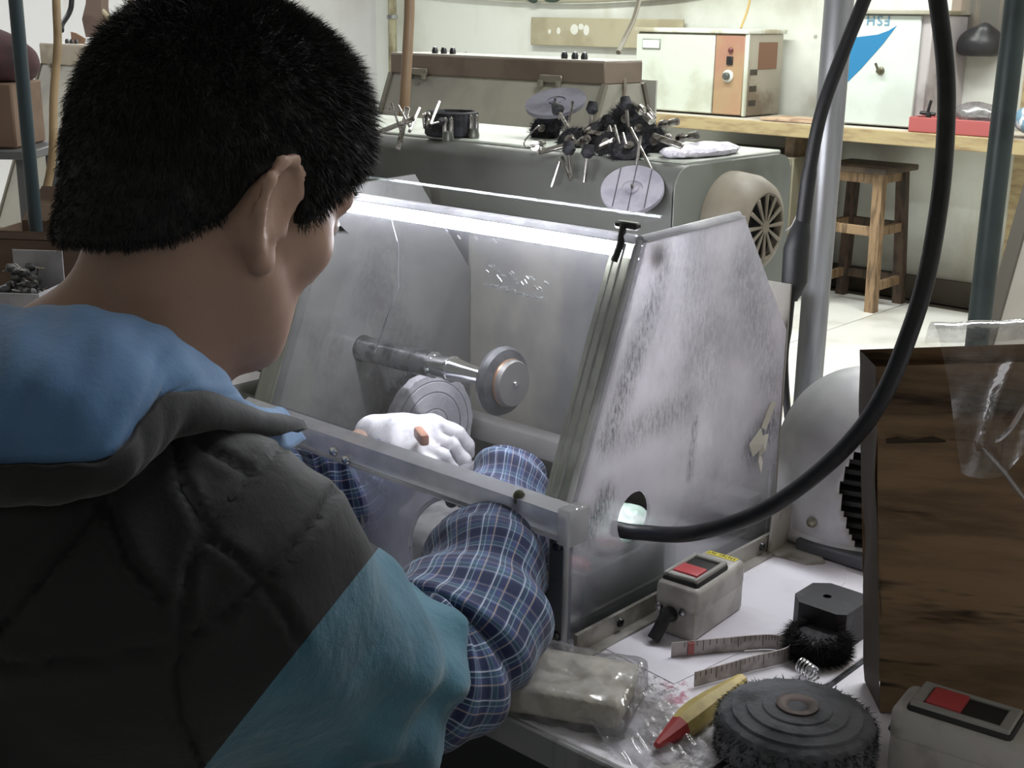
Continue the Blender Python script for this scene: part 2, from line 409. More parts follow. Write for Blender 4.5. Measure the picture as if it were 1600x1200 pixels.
ov_mat = pm('oven_enamel', (206, 214, 200), 0.4, 0, (188, 192, 172), 4)
ov_side = pm('oven_side', (172, 164, 146), 0.5, 0, (128, 112, 92), 4)
ov = thing('bench_oven', 'pale green box oven with orange control strip on the shelf', 'oven', (-3.86, 5.8, 0.862))
MB().rbox((-3.86, 5.785, 1.066), (0.68, 0.33, 0.40), 0.008, 2).build('body', ov_side, ov)
MB().rbox((-3.86, 5.78, 1.276), (0.70, 0.37, 0.022), 0.006, 2).build('lid', pm('oven_lid', (222, 226, 214), 0.45, 0, (180, 170, 140), 6), ov)
MB().rbox((-3.955, 5.612, 1.064), (0.49, 0.012, 0.385), 0.004, 1).build('door', ov_mat, ov)
MB().rbox((-3.62, 5.612, 1.064), (0.17, 0.012, 0.385), 0.003, 1).build('control_strip', pm('control_orange', (178, 122, 98), 0.5, 0, (176, 142, 102), 3), ov)
MB().rbox((-3.523, 5.612, 1.066), (0.022, 0.016, 0.40), 0.004, 1).build('corner_post', ov_mat, ov)
pl = MB().rbox((-4.10, 5.603, 1.205), (0.115, 0.008, 0.05), 0.002, 1).build('name_plate', pm('plate_frame', (150, 156, 146), 0.4, 0.5), ov)
MB().box((-4.10, 5.5985, 1.205), (0.105, 0.002, 0.04)).build('plate_face', pm('plate_white', (226, 236, 226), 0.4), pl)
MB().lathe([(0.030, 0), (0.030, 0.008), (0.026, 0.012)], (-3.62, 5.606, 1.06), (0, -1, 0)).build('dial', pm('dial_white', (216, 220, 214), 0.4), ov)
MB().lathe([(0.018, 0), (0.018, 0.02), (0.012, 0.026), (0, 0.027)], (-3.62, 5.597, 1.06), (0, -1, 0)).build('knob', pm('knob_grey', (80, 84, 82), 0.3), ov)
MB().rbox((-3.615, 5.603, 1.135), (0.035, 0.012, 0.042), 0.003, 1).build('switch', black_plastic, ov)
MB().lathe([(0.013, 0), (0.013, 0.01), (0.008, 0.015), (0, 0.016)], (-3.612, 5.607, 1.185), (0, -1, 0)).build('pilot_lamp', pm('maroon_lamp', (110, 46, 50), 0.3), ov)
MB().rbox((-3.517, 5.80, 1.16), (0.006, 0.17, 0.13), 0.001, 1).build('side_plate', pm('rust_plate', (136, 92, 66), 0.6), ov)
for z in (1.08, 1.0, 0.93):
    g = MB()
    for k in range(5): g.box((-3.5185, 5.65 + k * 0.014, z), (0.004, 0.007, 0.028))
    g.build('vent', pm('vent_dark', (70, 64, 56), 0.8), ov)
MB().tube(cat_rom([(-3.75, 5.9, 1.29), (-3.74, 5.95, 1.42), (-3.73, 5.98, 1.7)]), 0.006, 8).build('power_cord', pm('yellow_cord', (206, 170, 86), 0.5), ov)

o2 = thing('white_cabinet', 'white metal cabinet with blue triangle and upside-down letters on its door', 'cabinet', (-2.79, 5.8, 0.862))
cabw = pm('cabinet_white', (204, 214, 208), 0.4, 0, (192, 200, 194), 3)
MB().rbox((-2.79, 5.82, 1.116), (0.42, 0.40, 0.50), 0.006, 1).build('body', pm('cabinet_side', (178, 170, 172), 0.5, 0, (120, 110, 108), 4, 0.5, 0.75), o2)
MB().rbox((-2.815, 5.612, 1.116), (0.375, 0.014, 0.49), 0.004, 1).build('door', cabw, o2)
MB().rbox((-2.79, 5.80, 1.374), (0.44, 0.44, 0.02), 0.004, 1).build('top_cover', pm('cabinet_top', (168, 164, 148), 0.6, 0, (140, 130, 104), 5), o2)
tri = [(-2.742, 5.6045, 1.315), (-2.80, 5.6045, 1.235), (-2.90, 5.6045, 1.12), (-3.0, 5.6045, 1.02), (-2.985, 5.6045, 1.10), (-2.965, 5.6045, 1.14), (-2.99, 5.6045, 1.185), (-3.0, 5.6045, 1.255), (-2.93, 5.6045, 1.262), (-2.83, 5.6045, 1.275), (-2.78, 5.6045, 1.293)]
MB().prism(tri, (0, -0.0015, 0)).build('blue_triangle', pm('blue_print', (24, 124, 184), 0.5), o2, smooth=False)
fc = bpy.data.curves.new('lettering', 'FONT'); fc.body = 'FSH'; fc.size = 0.062; fc.extrude = 0.0006; fc.space_character = 1.25
fc.materials.append(pm('blue_letter', (92, 148, 184), 0.5))
_tmp = bpy.data.objects.new('lettering_curve', fc); COL.objects.link(_tmp); bpy.context.view_layer.update()
_me = bpy.data.meshes.new_from_object(_tmp.evaluated_get(bpy.context.evaluated_depsgraph_get())); bpy.data.objects.remove(_tmp)
fo = bpy.data.objects.new('lettering', _me); COL.objects.link(fo); fo.parent = o2
fo.rotation_euler = (R(90), R(180), 0); fo.location = (-2.775 + 2.79, 5.6025 - 5.8, 1.358 - 0.862)
MB().lathe([(0.018, 0), (0.018, 0.006), (0.010, 0.01), (0.010, 0.03), (0, 0.032)], (-2.80, 5.605, 1.115), (0, -1, 0)).tube([(-2.80, 5.58, 1.115), (-2.815, 5.575, 1.15)], 0.006, 8).build('latch', pm('brass_latch', (104, 98, 76), 0.4, 0.7), o2)

rt_ = thing('red_tray', 'shallow red plastic tray with clutter beside the white cabinet', 'tray', (-2.46, 5.66, 0.862))
rb = MB().rbox((-2.385, 5.55, 0.868), (0.38, 0.165, 0.010), 0.003, 1)
for sx, sy, w, d in ((0, -.08, .38, .01), (0, .08, .38, .01), (-.187, 0, .01, .165), (.187, 0, .01, .165)): rb.rbox((-2.385 + sx, 5.55 + sy, 0.897), (w, d, 0.065), 0.003, 1)
rb.build('tray_shell', red_tray_mat, rt_)
def crumple(c, r, seed, n=5, amp=0.25, vox=0.012):
    c = np.array(c); r = np.array(r, float)
    def f(p):
        d = elp(p, c, r); return d + amp * r.min() * (wob(p, 1.6 / r.min(), seed, 6) + 0.6 * np.abs(wob(p, 3.4 / r.min(), seed + 5, 5)))
    return sdf_mesh(f, c - r * 1.5, c + r * 1.5, vox)
grey_film = acrylic('grey_film', 0.35, 0.75, (150, 146, 150), 24, rough=0.2, gloss=0.4, back=0.3)
tag(crumple((-2.30, 5.55, 0.958), (0.115, 0.06, 0.05), 3, vox=0.014).build('plastic_bag', grey_film, loc=(-2.30, 5.55, 0.90)), 'crumpled grey plastic bag lying in the red tray', 'bag')
ck = thing('black_clamp', 'small black spring clamp standing in the red tray', 'clamp', (-2.52, 5.54, 0.88))
MB().rbox((-2.52, 5.54, 0.915), (0.022, 0.02, 0.07), 0.004).build('jaw', black_plastic, ck)
MB().tube([(-2.56, 5.54, 0.945), (-2.49, 5.54, 0.94)], 0.008, 8).tube([(-2.525, 5.54, 0.95), (-2.515, 5.54, 1.0)], 0.007, 8).build('handle', black_plastic, ck)
tag(crumple((-2.06, 5.62, 0.935), (0.11, 0.09, 0.07), 11, vox=0.014).build('plastic_bundle', pm('blue_white_film', (106, 148, 176), 0.4, 0, (206, 214, 222), 16, 0.48, 0.56), loc=(-2.06, 5.62, 0.87)), 'crumpled blue and white plastic bundle at the shelf end beside the dark pole', 'bundle')
tag(MB().rbox((-3.2, 5.62, 0.870), (0.34, 0.2, 0.014), 0.003, 1).build('wood_offcut', pm('offcut_wood', (196, 164, 132), 0.7, 0, (150, 110, 84), 8), loc=(-3.2, 5.62, 0.863)), 'thin pale wood offcut lying on the shelf between oven and cabinet', 'board')

lp = thing('wall_lamp_box', 'black domed lamp housing on a board fixed to the white wall', 'lamp', (-2.48, 5.93, 1.22))
MB().rbox((-2.47, 6.0, 1.43), (0.30, 0.025, 0.44), 0.004, 1).build('mounting_board', pm('board_brown_grey', (92, 88, 80), 0.6, 0, (120, 104, 88), 3, stretch=(6, 1, 0.4)), lp)
MB().rbox((-2.64, 6.0, 1.42), (0.05, 0.03, 0.46), 0.004, 1).build('side_strip', pm('strip_brown', (150, 132, 116), 0.6), lp)
def lampf(p): return smax(smin(elp(p, (-2.49, 5.95, 1.235), (0.105, 0.11, 0.085)), cap(p, (-2.47, 5.95, 1.28), (-2.46, 5.9, 1.30), 0.035), 0.03), 1.185 - p[..., 2], 0.01)
sdf_mesh(lampf, (-2.65, 5.82, 1.15), (-2.33, 6.08, 1.36), 0.008).build('lamp_housing', pm('lamp_black', (44, 44, 48), 0.4), lp)
wp = tag(MB().box((-2.22, 5.97, 1.4), (0.10, 0.07, 2.8)).build('wood_post', wood_yellow, loc=(-2.22, 5.97, 0), smooth=False), 'yellow-brown wooden post against the wall at the frame edge', 'post')

st = thing('wooden_stool', 'worn square wooden stool under the shelf', 'stool', (-2.88, 5.74, 0))
MB().rbox((-2.88, 5.72, 0.665), (0.36, 0.34, 0.028), 0.006, 2).build('seat', pm('stool_seat', (92, 74, 54), 0.55, 0, (62, 50, 40), 8), st)
for sx in (-1, 1):
    for sy in (-1, 1):
        a = Vector((-2.88 + sx * 0.125, 5.72 + sy * 0.115, 0.652)); b = Vector((-2.88 + sx * 0.155, 5.72 + sy * 0.145, 0.0))
        q = MB(); hw = 0.024
        vs = [p + Vector((dx * hw, dy * hw, 0)) for p in (b, a) for dx, dy in ((-1, -1), (1, -1), (1, 1), (-1, 1))]
        q.add(vs, [(3, 2, 1, 0), (4, 5, 6, 7), (0, 1, 5, 4), (1, 2, 6, 5), (2, 3, 7, 6), (3, 0, 4, 7)]); q.build('leg', wood if sy < 0 else wood_shaded, st, smooth=False)
for z, dd in ((0.625, 0.126), (0.38, 0.14), (0.12, 0.15)):
    for sx, sy in ((0, -1), (0, 1), (-1, 0), (1, 0)):
        if z == 0.12 and sy == -1: continue
        L = 2 * dd - 0.04
        MB().rbox((-2.88 + sx * dd, 5.72 + sy * (dd - 0.01), z), (L if sx == 0 else 0.022, 0.022 if sx == 0 else L - 0.02, 0.045), 0.003, 1).build('rail', wood if sy <= 0 else wood_shaded, st)

# slanted grey board at the right edge
lb = thing('leaning_board', 'pale grey sheet board with dark metal edge leaning behind the dark pole', 'board', (-1.13, 2.66, 0))
_a = Vector((-1.13, 2.66, 0.0)); _e = Vector((1.0, 0.1, 0)).normalized(); _t = Vector((0.01, 0.38, 0.92)).normalized()
MB().prism([_a, _a + _e * 1.2, _a + _e * 1.2 + _t * 1.5, _a + _t * 1.5], (0.006, 0.018, 0)).build('panel', pm('grey_board', (188, 180, 164), 0.6, 0, (170, 160, 142), 3), lb, smooth=False)
MB().tube([_a, _a + _t * 1.5], 0.022, 4).build('edge_strip', pm('edge_grey', (112, 106, 94), 0.5, 0.3), lb, smooth=False)

# ------------------------------------------------------------------ poles
pp = thing('silver_pole', 'bright galvanised round pole rising from the bench behind the domed cover', 'pole', (-0.855, 1.577, 0.75))
MB().cyl((-0.855, 1.577, 0.75), (-0.855, 1.577, 2.8), 0.0192, n=28).build('tube', pm('pole_zinc', (176, 178, 182), 0.38, 0.55, (140, 142, 146), 25, stretch=(1, 1, 0.1)), pp)
MB().lathe([(0.05, 0), (0.05, 0.006), (0.024, 0.01), (0.021, 0.03)], (-0.855, 1.577, 0.75)).build('flange', galv, pp)
tag(MB().cyl((-0.71, 1.80, 0), (-0.71, 1.80, 2.8), 0.0165, n=24).build('dark_green_pole', green_pole, loc=(-0.71, 1.80, 0)), 'dark green painted pole standing beyond the cardboard box', 'pole')
tag(MB().cyl((-1.93, 1.0, 0.75), (-1.93, 1.0, 2.8), 0.0105, n=20).build('slate_pole', left_pole_mat, loc=(-1.93, 1.0, 0.75)), 'thin slate green pole rising behind the open carton past the head', 'pole')

# ------------------------------------------------------------------ benches
TZ = 0.75
table_mat = None
def make_table_mat():
    t = NT('white_melamine')
    c = t.mix(t.ramp(t.noise(3, 6, 0.65), 0.5, 0.8), rgb(238, 234, 242), rgb(216, 212, 220))
    for a, b, r, s, cc, sc in [((-0.66, 0.90, TZ), (-0.60, 0.86, TZ), 0.05, 0.9, (40, 42, 46), 190), ((-0.60, 0.84, TZ), (-0.56, 0.83, TZ), 0.045, 0.55, (120, 116, 122), 60),
                               ((-0.58, 0.875, TZ), (-0.565, 0.855, TZ), 0.022, 0.8, (196, 60, 110), 90), ((-0.62, 0.80, TZ), (-0.45, 0.74, TZ), 0.09, 0.7, (160, 156, 144), 30),
                               ((-0.55, 0.80, TZ), (-0.42, 0.76, TZ), 0.05, 0.6, (60, 60, 62), 70)]:
        f = t.math('MULTIPLY', t.ramp(t.segdist(a, b), 0, r, 1, 0), t.ramp(t.noise(sc, 5, 0.7), 0.48, 0.6))
        c = t.mix(t.math('MULTIPLY', f, s), c, rgb(*cc))
    sp = t.ramp(t.noise(220, 2, 0.5), 0.72, 0.78)
    c = t.mix(t.math('MULTIPLY', sp, 0.45), c, rgb(52, 52, 56))
    return t.pbr(c, 0.38)
table_mat = make_table_mat()
bench_grey = pm('bench_grey', (98, 98, 100), 0.5, 0.2)
def bench(x0, x1, y0, y1, label, top=TZ, mat=table_mat):
    b = thing('workbench', label, 'workbench', (0, 0, 0))
    MB().rbox(((x0 + x1) / 2, (y0 + y1) / 2, top - 0.014), (x1 - x0, y1 - y0, 0.028), 0.002, 1).build('worktop', mat, b)
    MB().rbox(((x0 + x1) / 2, y0 - 0.004, top - 0.014), (x1 - x0, 0.006, 0.03), 0.002, 1).build('front_edge', galv, b)
    for x in (x0 + 0.05, x1 - 0.05):
        for y in (y0 + 0.06, y1 - 0.05):
            MB().box((x, y, (top - 0.028) / 2), (0.04, 0.04, top - 0.028)).build('leg', bench_grey, b)
    MB().box(((x0 + x1) / 2, y0 + 0.03, top - 0.075), (x1 - x0 - 0.08, 0.012, 0.09)).build('front_apron', pm('apron_dark', (44, 48, 50), 0.6), b)
    MB().box(((x0 + x1) / 2, y0 + 0.5, top / 2 - 0.02), (x1 - x0 - 0.08, 0.012, top - 0.08)).build('dark_backdrop_panel', pm('apron_dark', (44, 48, 50), 0.6), b)  # panel added between the legs to keep the view under the bench dark
    MB().box(((x0 + x1) / 2, y1 - 0.05, top - 0.06), (x1 - x0 - 0.1, 0.03, 0.06)).build('apron', bench_grey, b)
    return b
bench(-2.35, -0.4845, 0.735, 1.66, 'white topped bench carrying the dust hood')
b2 = bench(-0.4795, 0.42, 0.735, 1.5, 'second white bench carrying the tall cardboard box')
MB().box((-0.482, 1.1, TZ - 0.006), (0.005, 0.72, 0.011)).build('joint_strip', dark_steel, b2)

# ------------------------------------------------------------------ dust hood of acrylic sheet
HX0, HX1 = -1.175, -0.690
Y0, YR, YT, YB = 0.854, 0.949, 1.114, 1.214
Z1, ZR, ZT, ZB = 0.893, 1.133, 1.139, 1.005
hood = thing('dust_hood', 'clear acrylic dust hood with slanted pane over the polishing spindle', 'dust hood', (-0.93, 1.0, TZ))
side_marks = [(Vector((0.24, -0.02 + .0, 0.36)), Vector((0.24, -0.10, 0.20)), 0.028, 0.95),   # dark streak along the slope
              (Vector((0.24, 0.16, 0.13)), Vector((0.24, 0.19, 0.15)), 0.038, 1.0),
              (Vector((0.24, -0.10, 0.145)), Vector((0.24, -0.12, 0.12)), 0.026, 1.0),
              (Vector((0.24, -0.09, 0.20)), Vector((0.24, 0.03, 0.21)), 0.03, 0.55),
              (Vector((0.24, 0.12, 0.33)), Vector((0.24, 0.19, 0.20)), 0.045, 0.5),
              (Vector((0.24, 0.02, 0.34)), Vector((0.24, 0.06, 0.24)), 0.07, 0.45),
              (Vector((0.24, 0.045, 0.19)), Vector((0.24, 0.04, 0.13)), 0.01, 0.8)]
ac_side = acrylic('acrylic_side', 0.55, 0.9, (234, 230, 236), 7, (1, 1, 0.55), side_marks, rot=(R(-28), 0, 0), lo=0.3, hi=0.62, back=0.55, zfade=(0.06, 0.19, 0.10), cloud=0.5)
ac_front = acrylic('acrylic_front', 0.05, 0.26, (128, 128, 132), 5, (0.6, 1, 1), [(Vector((-0.05, -0.03, 0.30)), Vector((-0.2, -0.09, 0.2)), 0.05, 0.25)], lo=0.36, hi=0.66, back=0.35, cloud=0.5)
ac_left = acrylic('acrylic_left', 0.82, 0.98, (150, 149, 147), 6, (1, 1, 0.6), [(Vector((-0.245, 0.05, 0.05)), Vector((-0.245, 0.05, 0.17)), 0.03, 0.9), (Vector((-0.245, -0.06, 0.05)), Vector((-0.245, 0.12, 0.04)), 0.09, 0.6)], back=0.3, cloud=0.8)
ac_arch = acrylic('acrylic_arch', 0.36, 0.62, (192, 194, 212), 8, (1, 1, 0.4), [(Vector((-0.12, -0.146, 0.06)), Vector((-0.05, -0.146, 0.12)), 0.07, 0.25)], lo=0.36, hi=0.66, back=0.3)
ac_clear = acrylic('acrylic_clear', 0.0, 0.001, (120, 124, 124), 14, rough=0.015, gloss=0.05, back=0.0, fres=0.08)
ac_edge = acrylic('acrylic_edge', 0.9, 1.0, (250, 250, 252), 20, gloss=0.6, back=0.75)  # white film paints lamp glow on cut edges; crack and scratches share it
ac_bar = acrylic('acrylic_bar', 0.8, 0.95, (236, 236, 244), 20, (0.1, 1, 1), gloss=1.0, rough=0.2, back=0.6)
strip_mat = acrylic('gummy_strip', 0.5, 0.8, (206, 206, 186), 18, (1, 0.3, 0.3), [(Vector((0.22, -0.01, 0.36)), Vector((0.22, -0.05, 0.27)), 0.014, 0.9), (Vector((0.22, -0.10, 0.21)), Vector((0.22, -0.115, 0.17)), 0.016, 0.8), (Vector((0.22, -0.13, 0.16)), Vector((0.22, -0.14, 0.145)), 0.02, 0.6)], back=0.65)
def circ(c, r, n, X):
    return [(X, c[0] + r * math.cos(2 * PI * k / n), c[1] + r * math.sin(2 * PI * k / n)) for k in range(n)]
T_ = 0.004
prof = [(Y0, TZ), (Y0, Z1), (YR, ZR), (YT, ZT), (YB, ZB), (YB, TZ)]
HC, HR = (0.947, 0.862), 0.0265
MB().prism([(HX1, y, z) for y, z in prof], (-T_, 0, 0), [circ(HC, HR, 28, HX1)]).build('side_panel', ac_side, hood, smooth=False)
MB().prism([(HX0, y, z) for y, z in prof], (T_, 0, 0), [circ((1.022, 0.931), 0.017, 20, HX0)]).build('side_panel', ac_left, hood, smooth=False)
# added white beads: lamp glow at the side sheet's cut edges, painted in
ac_glow_bead = acrylic('acrylic_glow_bead', 0.95, 1.0, (255, 255, 255), 20, gloss=0.2, back=0.5, fres=0.1)
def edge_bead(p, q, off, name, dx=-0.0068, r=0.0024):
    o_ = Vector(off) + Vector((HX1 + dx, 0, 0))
    return MB().tube([Vector((0, *p)) + o_, Vector((0, *q)) + o_], r, 10).build(name, ac_glow_bead, hood)
edge_bead(prof[1], prof[2], (0, -0.0022, 0.0009), 'edge_glow_bead', -0.0066, 0.0032)
edge_bead(prof[0], prof[1], (0, -0.0024, 0), 'edge_glow_bead', -0.0060, 0.003)
edge_bead(prof[3], prof[4], (0, 0.0004, 0.0004), 'edge_glow_bead', -0.0065, 0.0022)
edge_bead(prof[4], prof[5], (0, 0.0004, 0), 'edge_glow_bead', -0.0065, 0.002)
edge_bead(prof[2], prof[3], (0, 0, 0.001), 'top_glow_bead', -0.0075, 0.0042)
MB().box((HX1 - 0.005, (YR + YT) / 2, (ZR + ZT) / 2 + 0.0006), (0.0125, YT - YR, 0.0012), rot=Matrix.Rotation(math.atan2(ZT - ZR, YT - YR), 3, 'X')).build('top_glow_strip', ac_edge, hood)  # white strip added to paint the glow of the top edge
# front pane
sl = Vector((0, YR - Y0, ZR - Z1)); sn = Vector((0, -(ZR - Z1), YR - Y0)).normalized()
def onp(x, t, k=0.0): return Vector((x, Y0, Z1)) + sl * t + sn * k
MB().prism([onp(HX0 + T_, 0), onp(HX1 - T_, 0), onp(HX1 - T_, 1), onp(HX0 + T_, 1)], -sn * T_).build('front_pane', ac_front, hood, smooth=False)
cr = [onp(-1.029, 0.93, 0.0006), onp(-1.008, 0.83, 0.0006), onp(-0.9905, 0.66, 0.0006), onp(-0.999, 0.37, 0.0006)]
MB().tube(cr, 0.0009, 6).build('crack', ac_edge, hood)
sc = MB()
for i in range(26):
    x = -0.873 + i * 0.0032 + random.uniform(-.002, .002); t = 0.80 - i * 0.001 + 0.02 * math.sin(i * 0.8) + random.uniform(-.01, .01)
    sc.tube([onp(x, t, 0.0006), onp(x + 0.004, t - 0.012 * random.random(), 0.0006)], 0.0008, 5)
for i in range(20):
    x = -0.873 + i * 0.004; t = 0.745 - i * 0.001 + random.uniform(-.006, .006)
    sc.tube([onp(x, t, 0.0006), onp(x + 0.0045, t + random.uniform(-.006, .006), 0.0006)], 0.0008, 5)
for x, t in ((-0.945, .93), (-0.925, .91), (-0.90, .915), (-.875, .92), (-.965, .95)): sc.tube([onp(x, t, .0006), onp(x + .005, t - .012, .0006)], .0009, 5)
so = sc.build('scratch', ac_edge, hood); so['kind'] = 'stuff'
for xa, xb in ((HX1 - 0.036, HX1 - 0.008), (HX0 + 0.006, HX0 + 0.034)):
    MB().prism([onp(xa, -0.02, 0.001), onp(xb, -0.02, 0.001), onp(xb, 0.985, 0.001), onp(xa, 0.985, 0.001)], sn * 0.0022).build('corner_strip', strip_mat, hood, smooth=False)
gm = MB()
for k, (o_, w) in enumerate(((0.004, .0016), (0.013, .002), (0.024, .0016))): gm.tube([onp(HX1 - 0.034 + o_, 0.0, 0.003), onp(HX1 - 0.034 + o_, 0.98, 0.003)], w * 0.6, 6)
gm.build('strip_ridge', ac_edge, hood)
# lower bar: a thick acrylic angle along the front
MB().prism([(HX0, Y0 - 0.004, Z1 + 0.010), (HX0, Y0 - 0.018, Z1 + 0.004), (HX0, Y0 - 0.018, Z1 - 0.020), (HX0, Y0 - 0.004, Z1 - 0.022)], (HX1 - HX0 + 0.008, 0, 0)).build('lower_bar', ac_clear, hood, smooth=False)
fx = MB().add([(HX0, Y0 - 0.004, Z1 + 0.0106), (HX0, Y0 - 0.0186, Z1 + 0.0046), (HX0, Y0 - 0.0186, Z1 - 0.020), (HX1 + 0.008, Y0 - 0.004, Z1 + 0.0106), (HX1 + 0.008, Y0 - 0.0186, Z1 + 0.0046), (HX1 + 0.008, Y0 - 0.0186, Z1 - 0.020)], [(0, 1, 4, 3), (1, 2, 5, 4)]); fx.fixn = False
fx.build('bar_lit_face', ac_bar, hood, smooth=False)  # white face added over the clear bar to give a lamp-lit look
MB().tube([(HX0, Y0 - 0.017, Z1 - 0.020), (HX1 + 0.008, Y0 - 0.017, Z1 - 0.020)], 0.0035, 8).build('bar_edge', ac_edge, hood)
MB().rbox((HX1 + 0.004, Y0 - 0.006, Z1 - 0.008), (0.016, 0.03, 0.036), 0.002, 1).build('bar_end', ac_edge, hood)
for x, z in ((-0.985, 0.877), (-1.005, 0.882), (-1.12, 0.877)):
    MB().lathe([(0, 0.006), (0.0045, 0.005), (0.006, 0.002), (0.006, 0)], (x, Y0 - 0.018, z), (0, -1, 0.1), 12).build('bolt', chrome, hood)
MB().ell((HX1 - 0.056, Y0 - 0.013, Z1 + 0.002), (0.007, 0.006, 0.010)).build('glue_blob', pm('olive_glue', (96, 98, 74), 0.4), hood)
# arched front panel
def arch(cx, w, top):
    q = [(cx + w, Y0, TZ + 0.0)]
    for k in range(0, 25):
        a = PI * k / 24; q.append((cx + w * math.cos(a), Y0, TZ + 0.045 + (top - TZ - 0.045) * math.sin(a)))
    q.append((cx - w, Y0, TZ)); return q
out = [(HX1 - T_, Y0, TZ), (HX1 - T_, Y0, Z1 - 0.008), (HX0 + T_, Y0, Z1 - 0.008), (HX0 + T_, Y0, TZ)]
poly = out + arch(-1.072, 0.088, 0.876)[::-1] + arch(-0.812, 0.098, 0.873)[::-1]
MB().prism(poly, (0, T_, 0)).build('arch_panel', ac_arch, hood, smooth=False)
MB().tube(arch(-0.812, 0.098, 0.873)[1:-1], 0.0022, 6).build('arch_rim', ac_edge, hood)
MB().tube(arch(-1.072, 0.088, 0.876)[1:-1], 0.0022, 6).build('arch_rim', ac_edge, hood)
MB().rbox((HX1 - 0.016, Y0 - 0.003, (TZ + Z1) / 2 - 0.012), (0.020, 0.003, 0.122), 0.001, 1).build('corner_bracket', galv, hood)
for z in (0.858, 0.766):
    MB().lathe([(0, 0.005), (0.004, 0.004), (0.0052, 0.001), (0.0052, 0)], (HX1 - 0.014, Y0 - 0.0045, z), (0, -1, 0), 12).build('bolt', dark_steel, hood)
MB().box((HX1 + 0.006, (Y0 + YB) / 2, TZ + 0.011), (0.004, YB - Y0, 0.022)).box((HX1 + 0.012, (Y0 + YB) / 2, TZ + 0.0015), (0.014, YB - Y0, 0.003)).build('base_rail', pm('rail_metal', (176, 172, 164), 0.45, 0.5, (120, 116, 104), 12), hood, smooth=False)
for y in (0.92, 1.18):
    MB().lathe([(0, 0.004), (0.004, 0.003), (0.005, 0)], (HX1 + 0.008, y, TZ + 0.012), (1, 0, 0), 10).build('rail_screw', dark_steel, hood)
# ridge, lid, back, floor mat
MB().rbox(((HX0 + HX1) / 2 - 0.004, YR - 0.001, ZR + 0.001), (HX1 - HX0 - 0.012, 0.010, 0.008), 0.002, 1).build('ridge_strip', ac_edge, hood)
MB().prism([(HX0, YR + 0.004, ZR + 0.006), (HX1 - 0.03, YR + 0.004, ZR + 0.006), (HX1 - 0.03, YR + 0.062, ZR + 0.012), (HX0, YR + 0.062, ZR + 0.012)], (0, 0, 0.003)).build('top_lid', ac_clear, hood, smooth=False)
MB().tube([(HX0, YR + 0.062, ZR + 0.0135), (HX1 - 0.03, YR + 0.062, ZR + 0.0135)], 0.0016, 6).build('lid_edge', acrylic('frosted_edge', 0.0, 0.4, (170, 180, 174), 90, (1, 1, 1), gloss=0.1, fres=0.1), hood)
MB().box(((HX0 + HX1) / 2, YB + 0.003, (TZ + ZB + .05) / 2), (HX1 - HX0, 0.003, ZB + .05 - TZ)).build('back_panel', pm('dusty_metal', (146, 142, 132), 0.55, 0.1, (104, 104, 106), 6, 0.45, 0.68, stretch=(1, 1, 0.5)), hood, smooth=False)
MB().box(((HX0 + HX1) / 2, (Y0 + YB) / 2, TZ + 0.002), (HX1 - HX0 - 0.012, YB - Y0 - 0.012, 0.003)).build('floor_mat', pm('grey_mat', (118, 118, 120), 0.6, 0, (84, 84, 88), 20), hood, smooth=False)
MB().rbox(((HX0 + HX1) / 2, YB - 0.022, TZ + 0.05), (HX1 - HX0 - 0.02, 0.03, 0.03), 0.004).build('rear_rail', pm('pale_rail', (150, 146, 144), 0.5), hood)
ck = MB().rbox((HX1 - 0.026, YR + 0.004, ZR + 0.012), (0.026, 0.010, 0.007), 0.002, 1)
ck.tube([(HX1 - 0.028, YR + 0.0, ZR + 0.012), (HX1 - 0.024, YR - 0.008, ZR - 0.004), (HX1 - 0.028, YR - 0.012, ZR - 0.020)], 0.0035, 8)
ck.build('lid_clip', black_plastic, hood)
# torn tape on the side panel
tp = MB()
for q in ([(0.001, 1.17, 0.905), (0.002, 1.19, 0.94), (0.005, 1.198, 0.938), (0.004, 1.176, 0.90)], [(0.001, 1.14, 0.885), (0.003, 1.165, 0.905), (0.006, 1.172, 0.88), (0.002, 1.15, 0.865)],
          [(0.001, 1.165, 0.89), (0.004, 1.185, 0.892), (0.006, 1.175, 0.87), (0.002, 1.168, 0.86)], [(0.001, 1.17, 0.87), (0.002, 1.178, 0.85), (0.004, 1.172, 0.835), (0.003, 1.163, 0.855)]):
    tp.prism([(HX1 + a, 1.172 + (b - 1.17) * 0.75, 0.888 + (c - 0.885) * 0.75) for a, b, c in q], (0.0012, 0, 0))
tp.build('torn_tape', pm('old_tape', (206, 202, 188), 0.6), hood, smooth=False)

# lamp under the ridge of the hood
tl = thing('tube_lamp', 'lit white tube lamp fixed under the ridge of the clear hood', 'lamp', (-0.93, 0.965, 1.11))
MB().cyl((-1.150, 0.968, 1.118), (-0.709, 0.968, 1.118), 0.0068, n=16).build('tube', emit('lamp_white', (0.93, 0.94, 1.0), LAMP_STRENGTH), tl)
for x in (-1.156, -0.703): MB().cyl((x - 0.006, 0.968, 1.118), (x + 0.006, 0.968, 1.118), 0.0068, n=16).build('end_cap', pm('cap_white', (220, 220, 222), 0.4), tl)

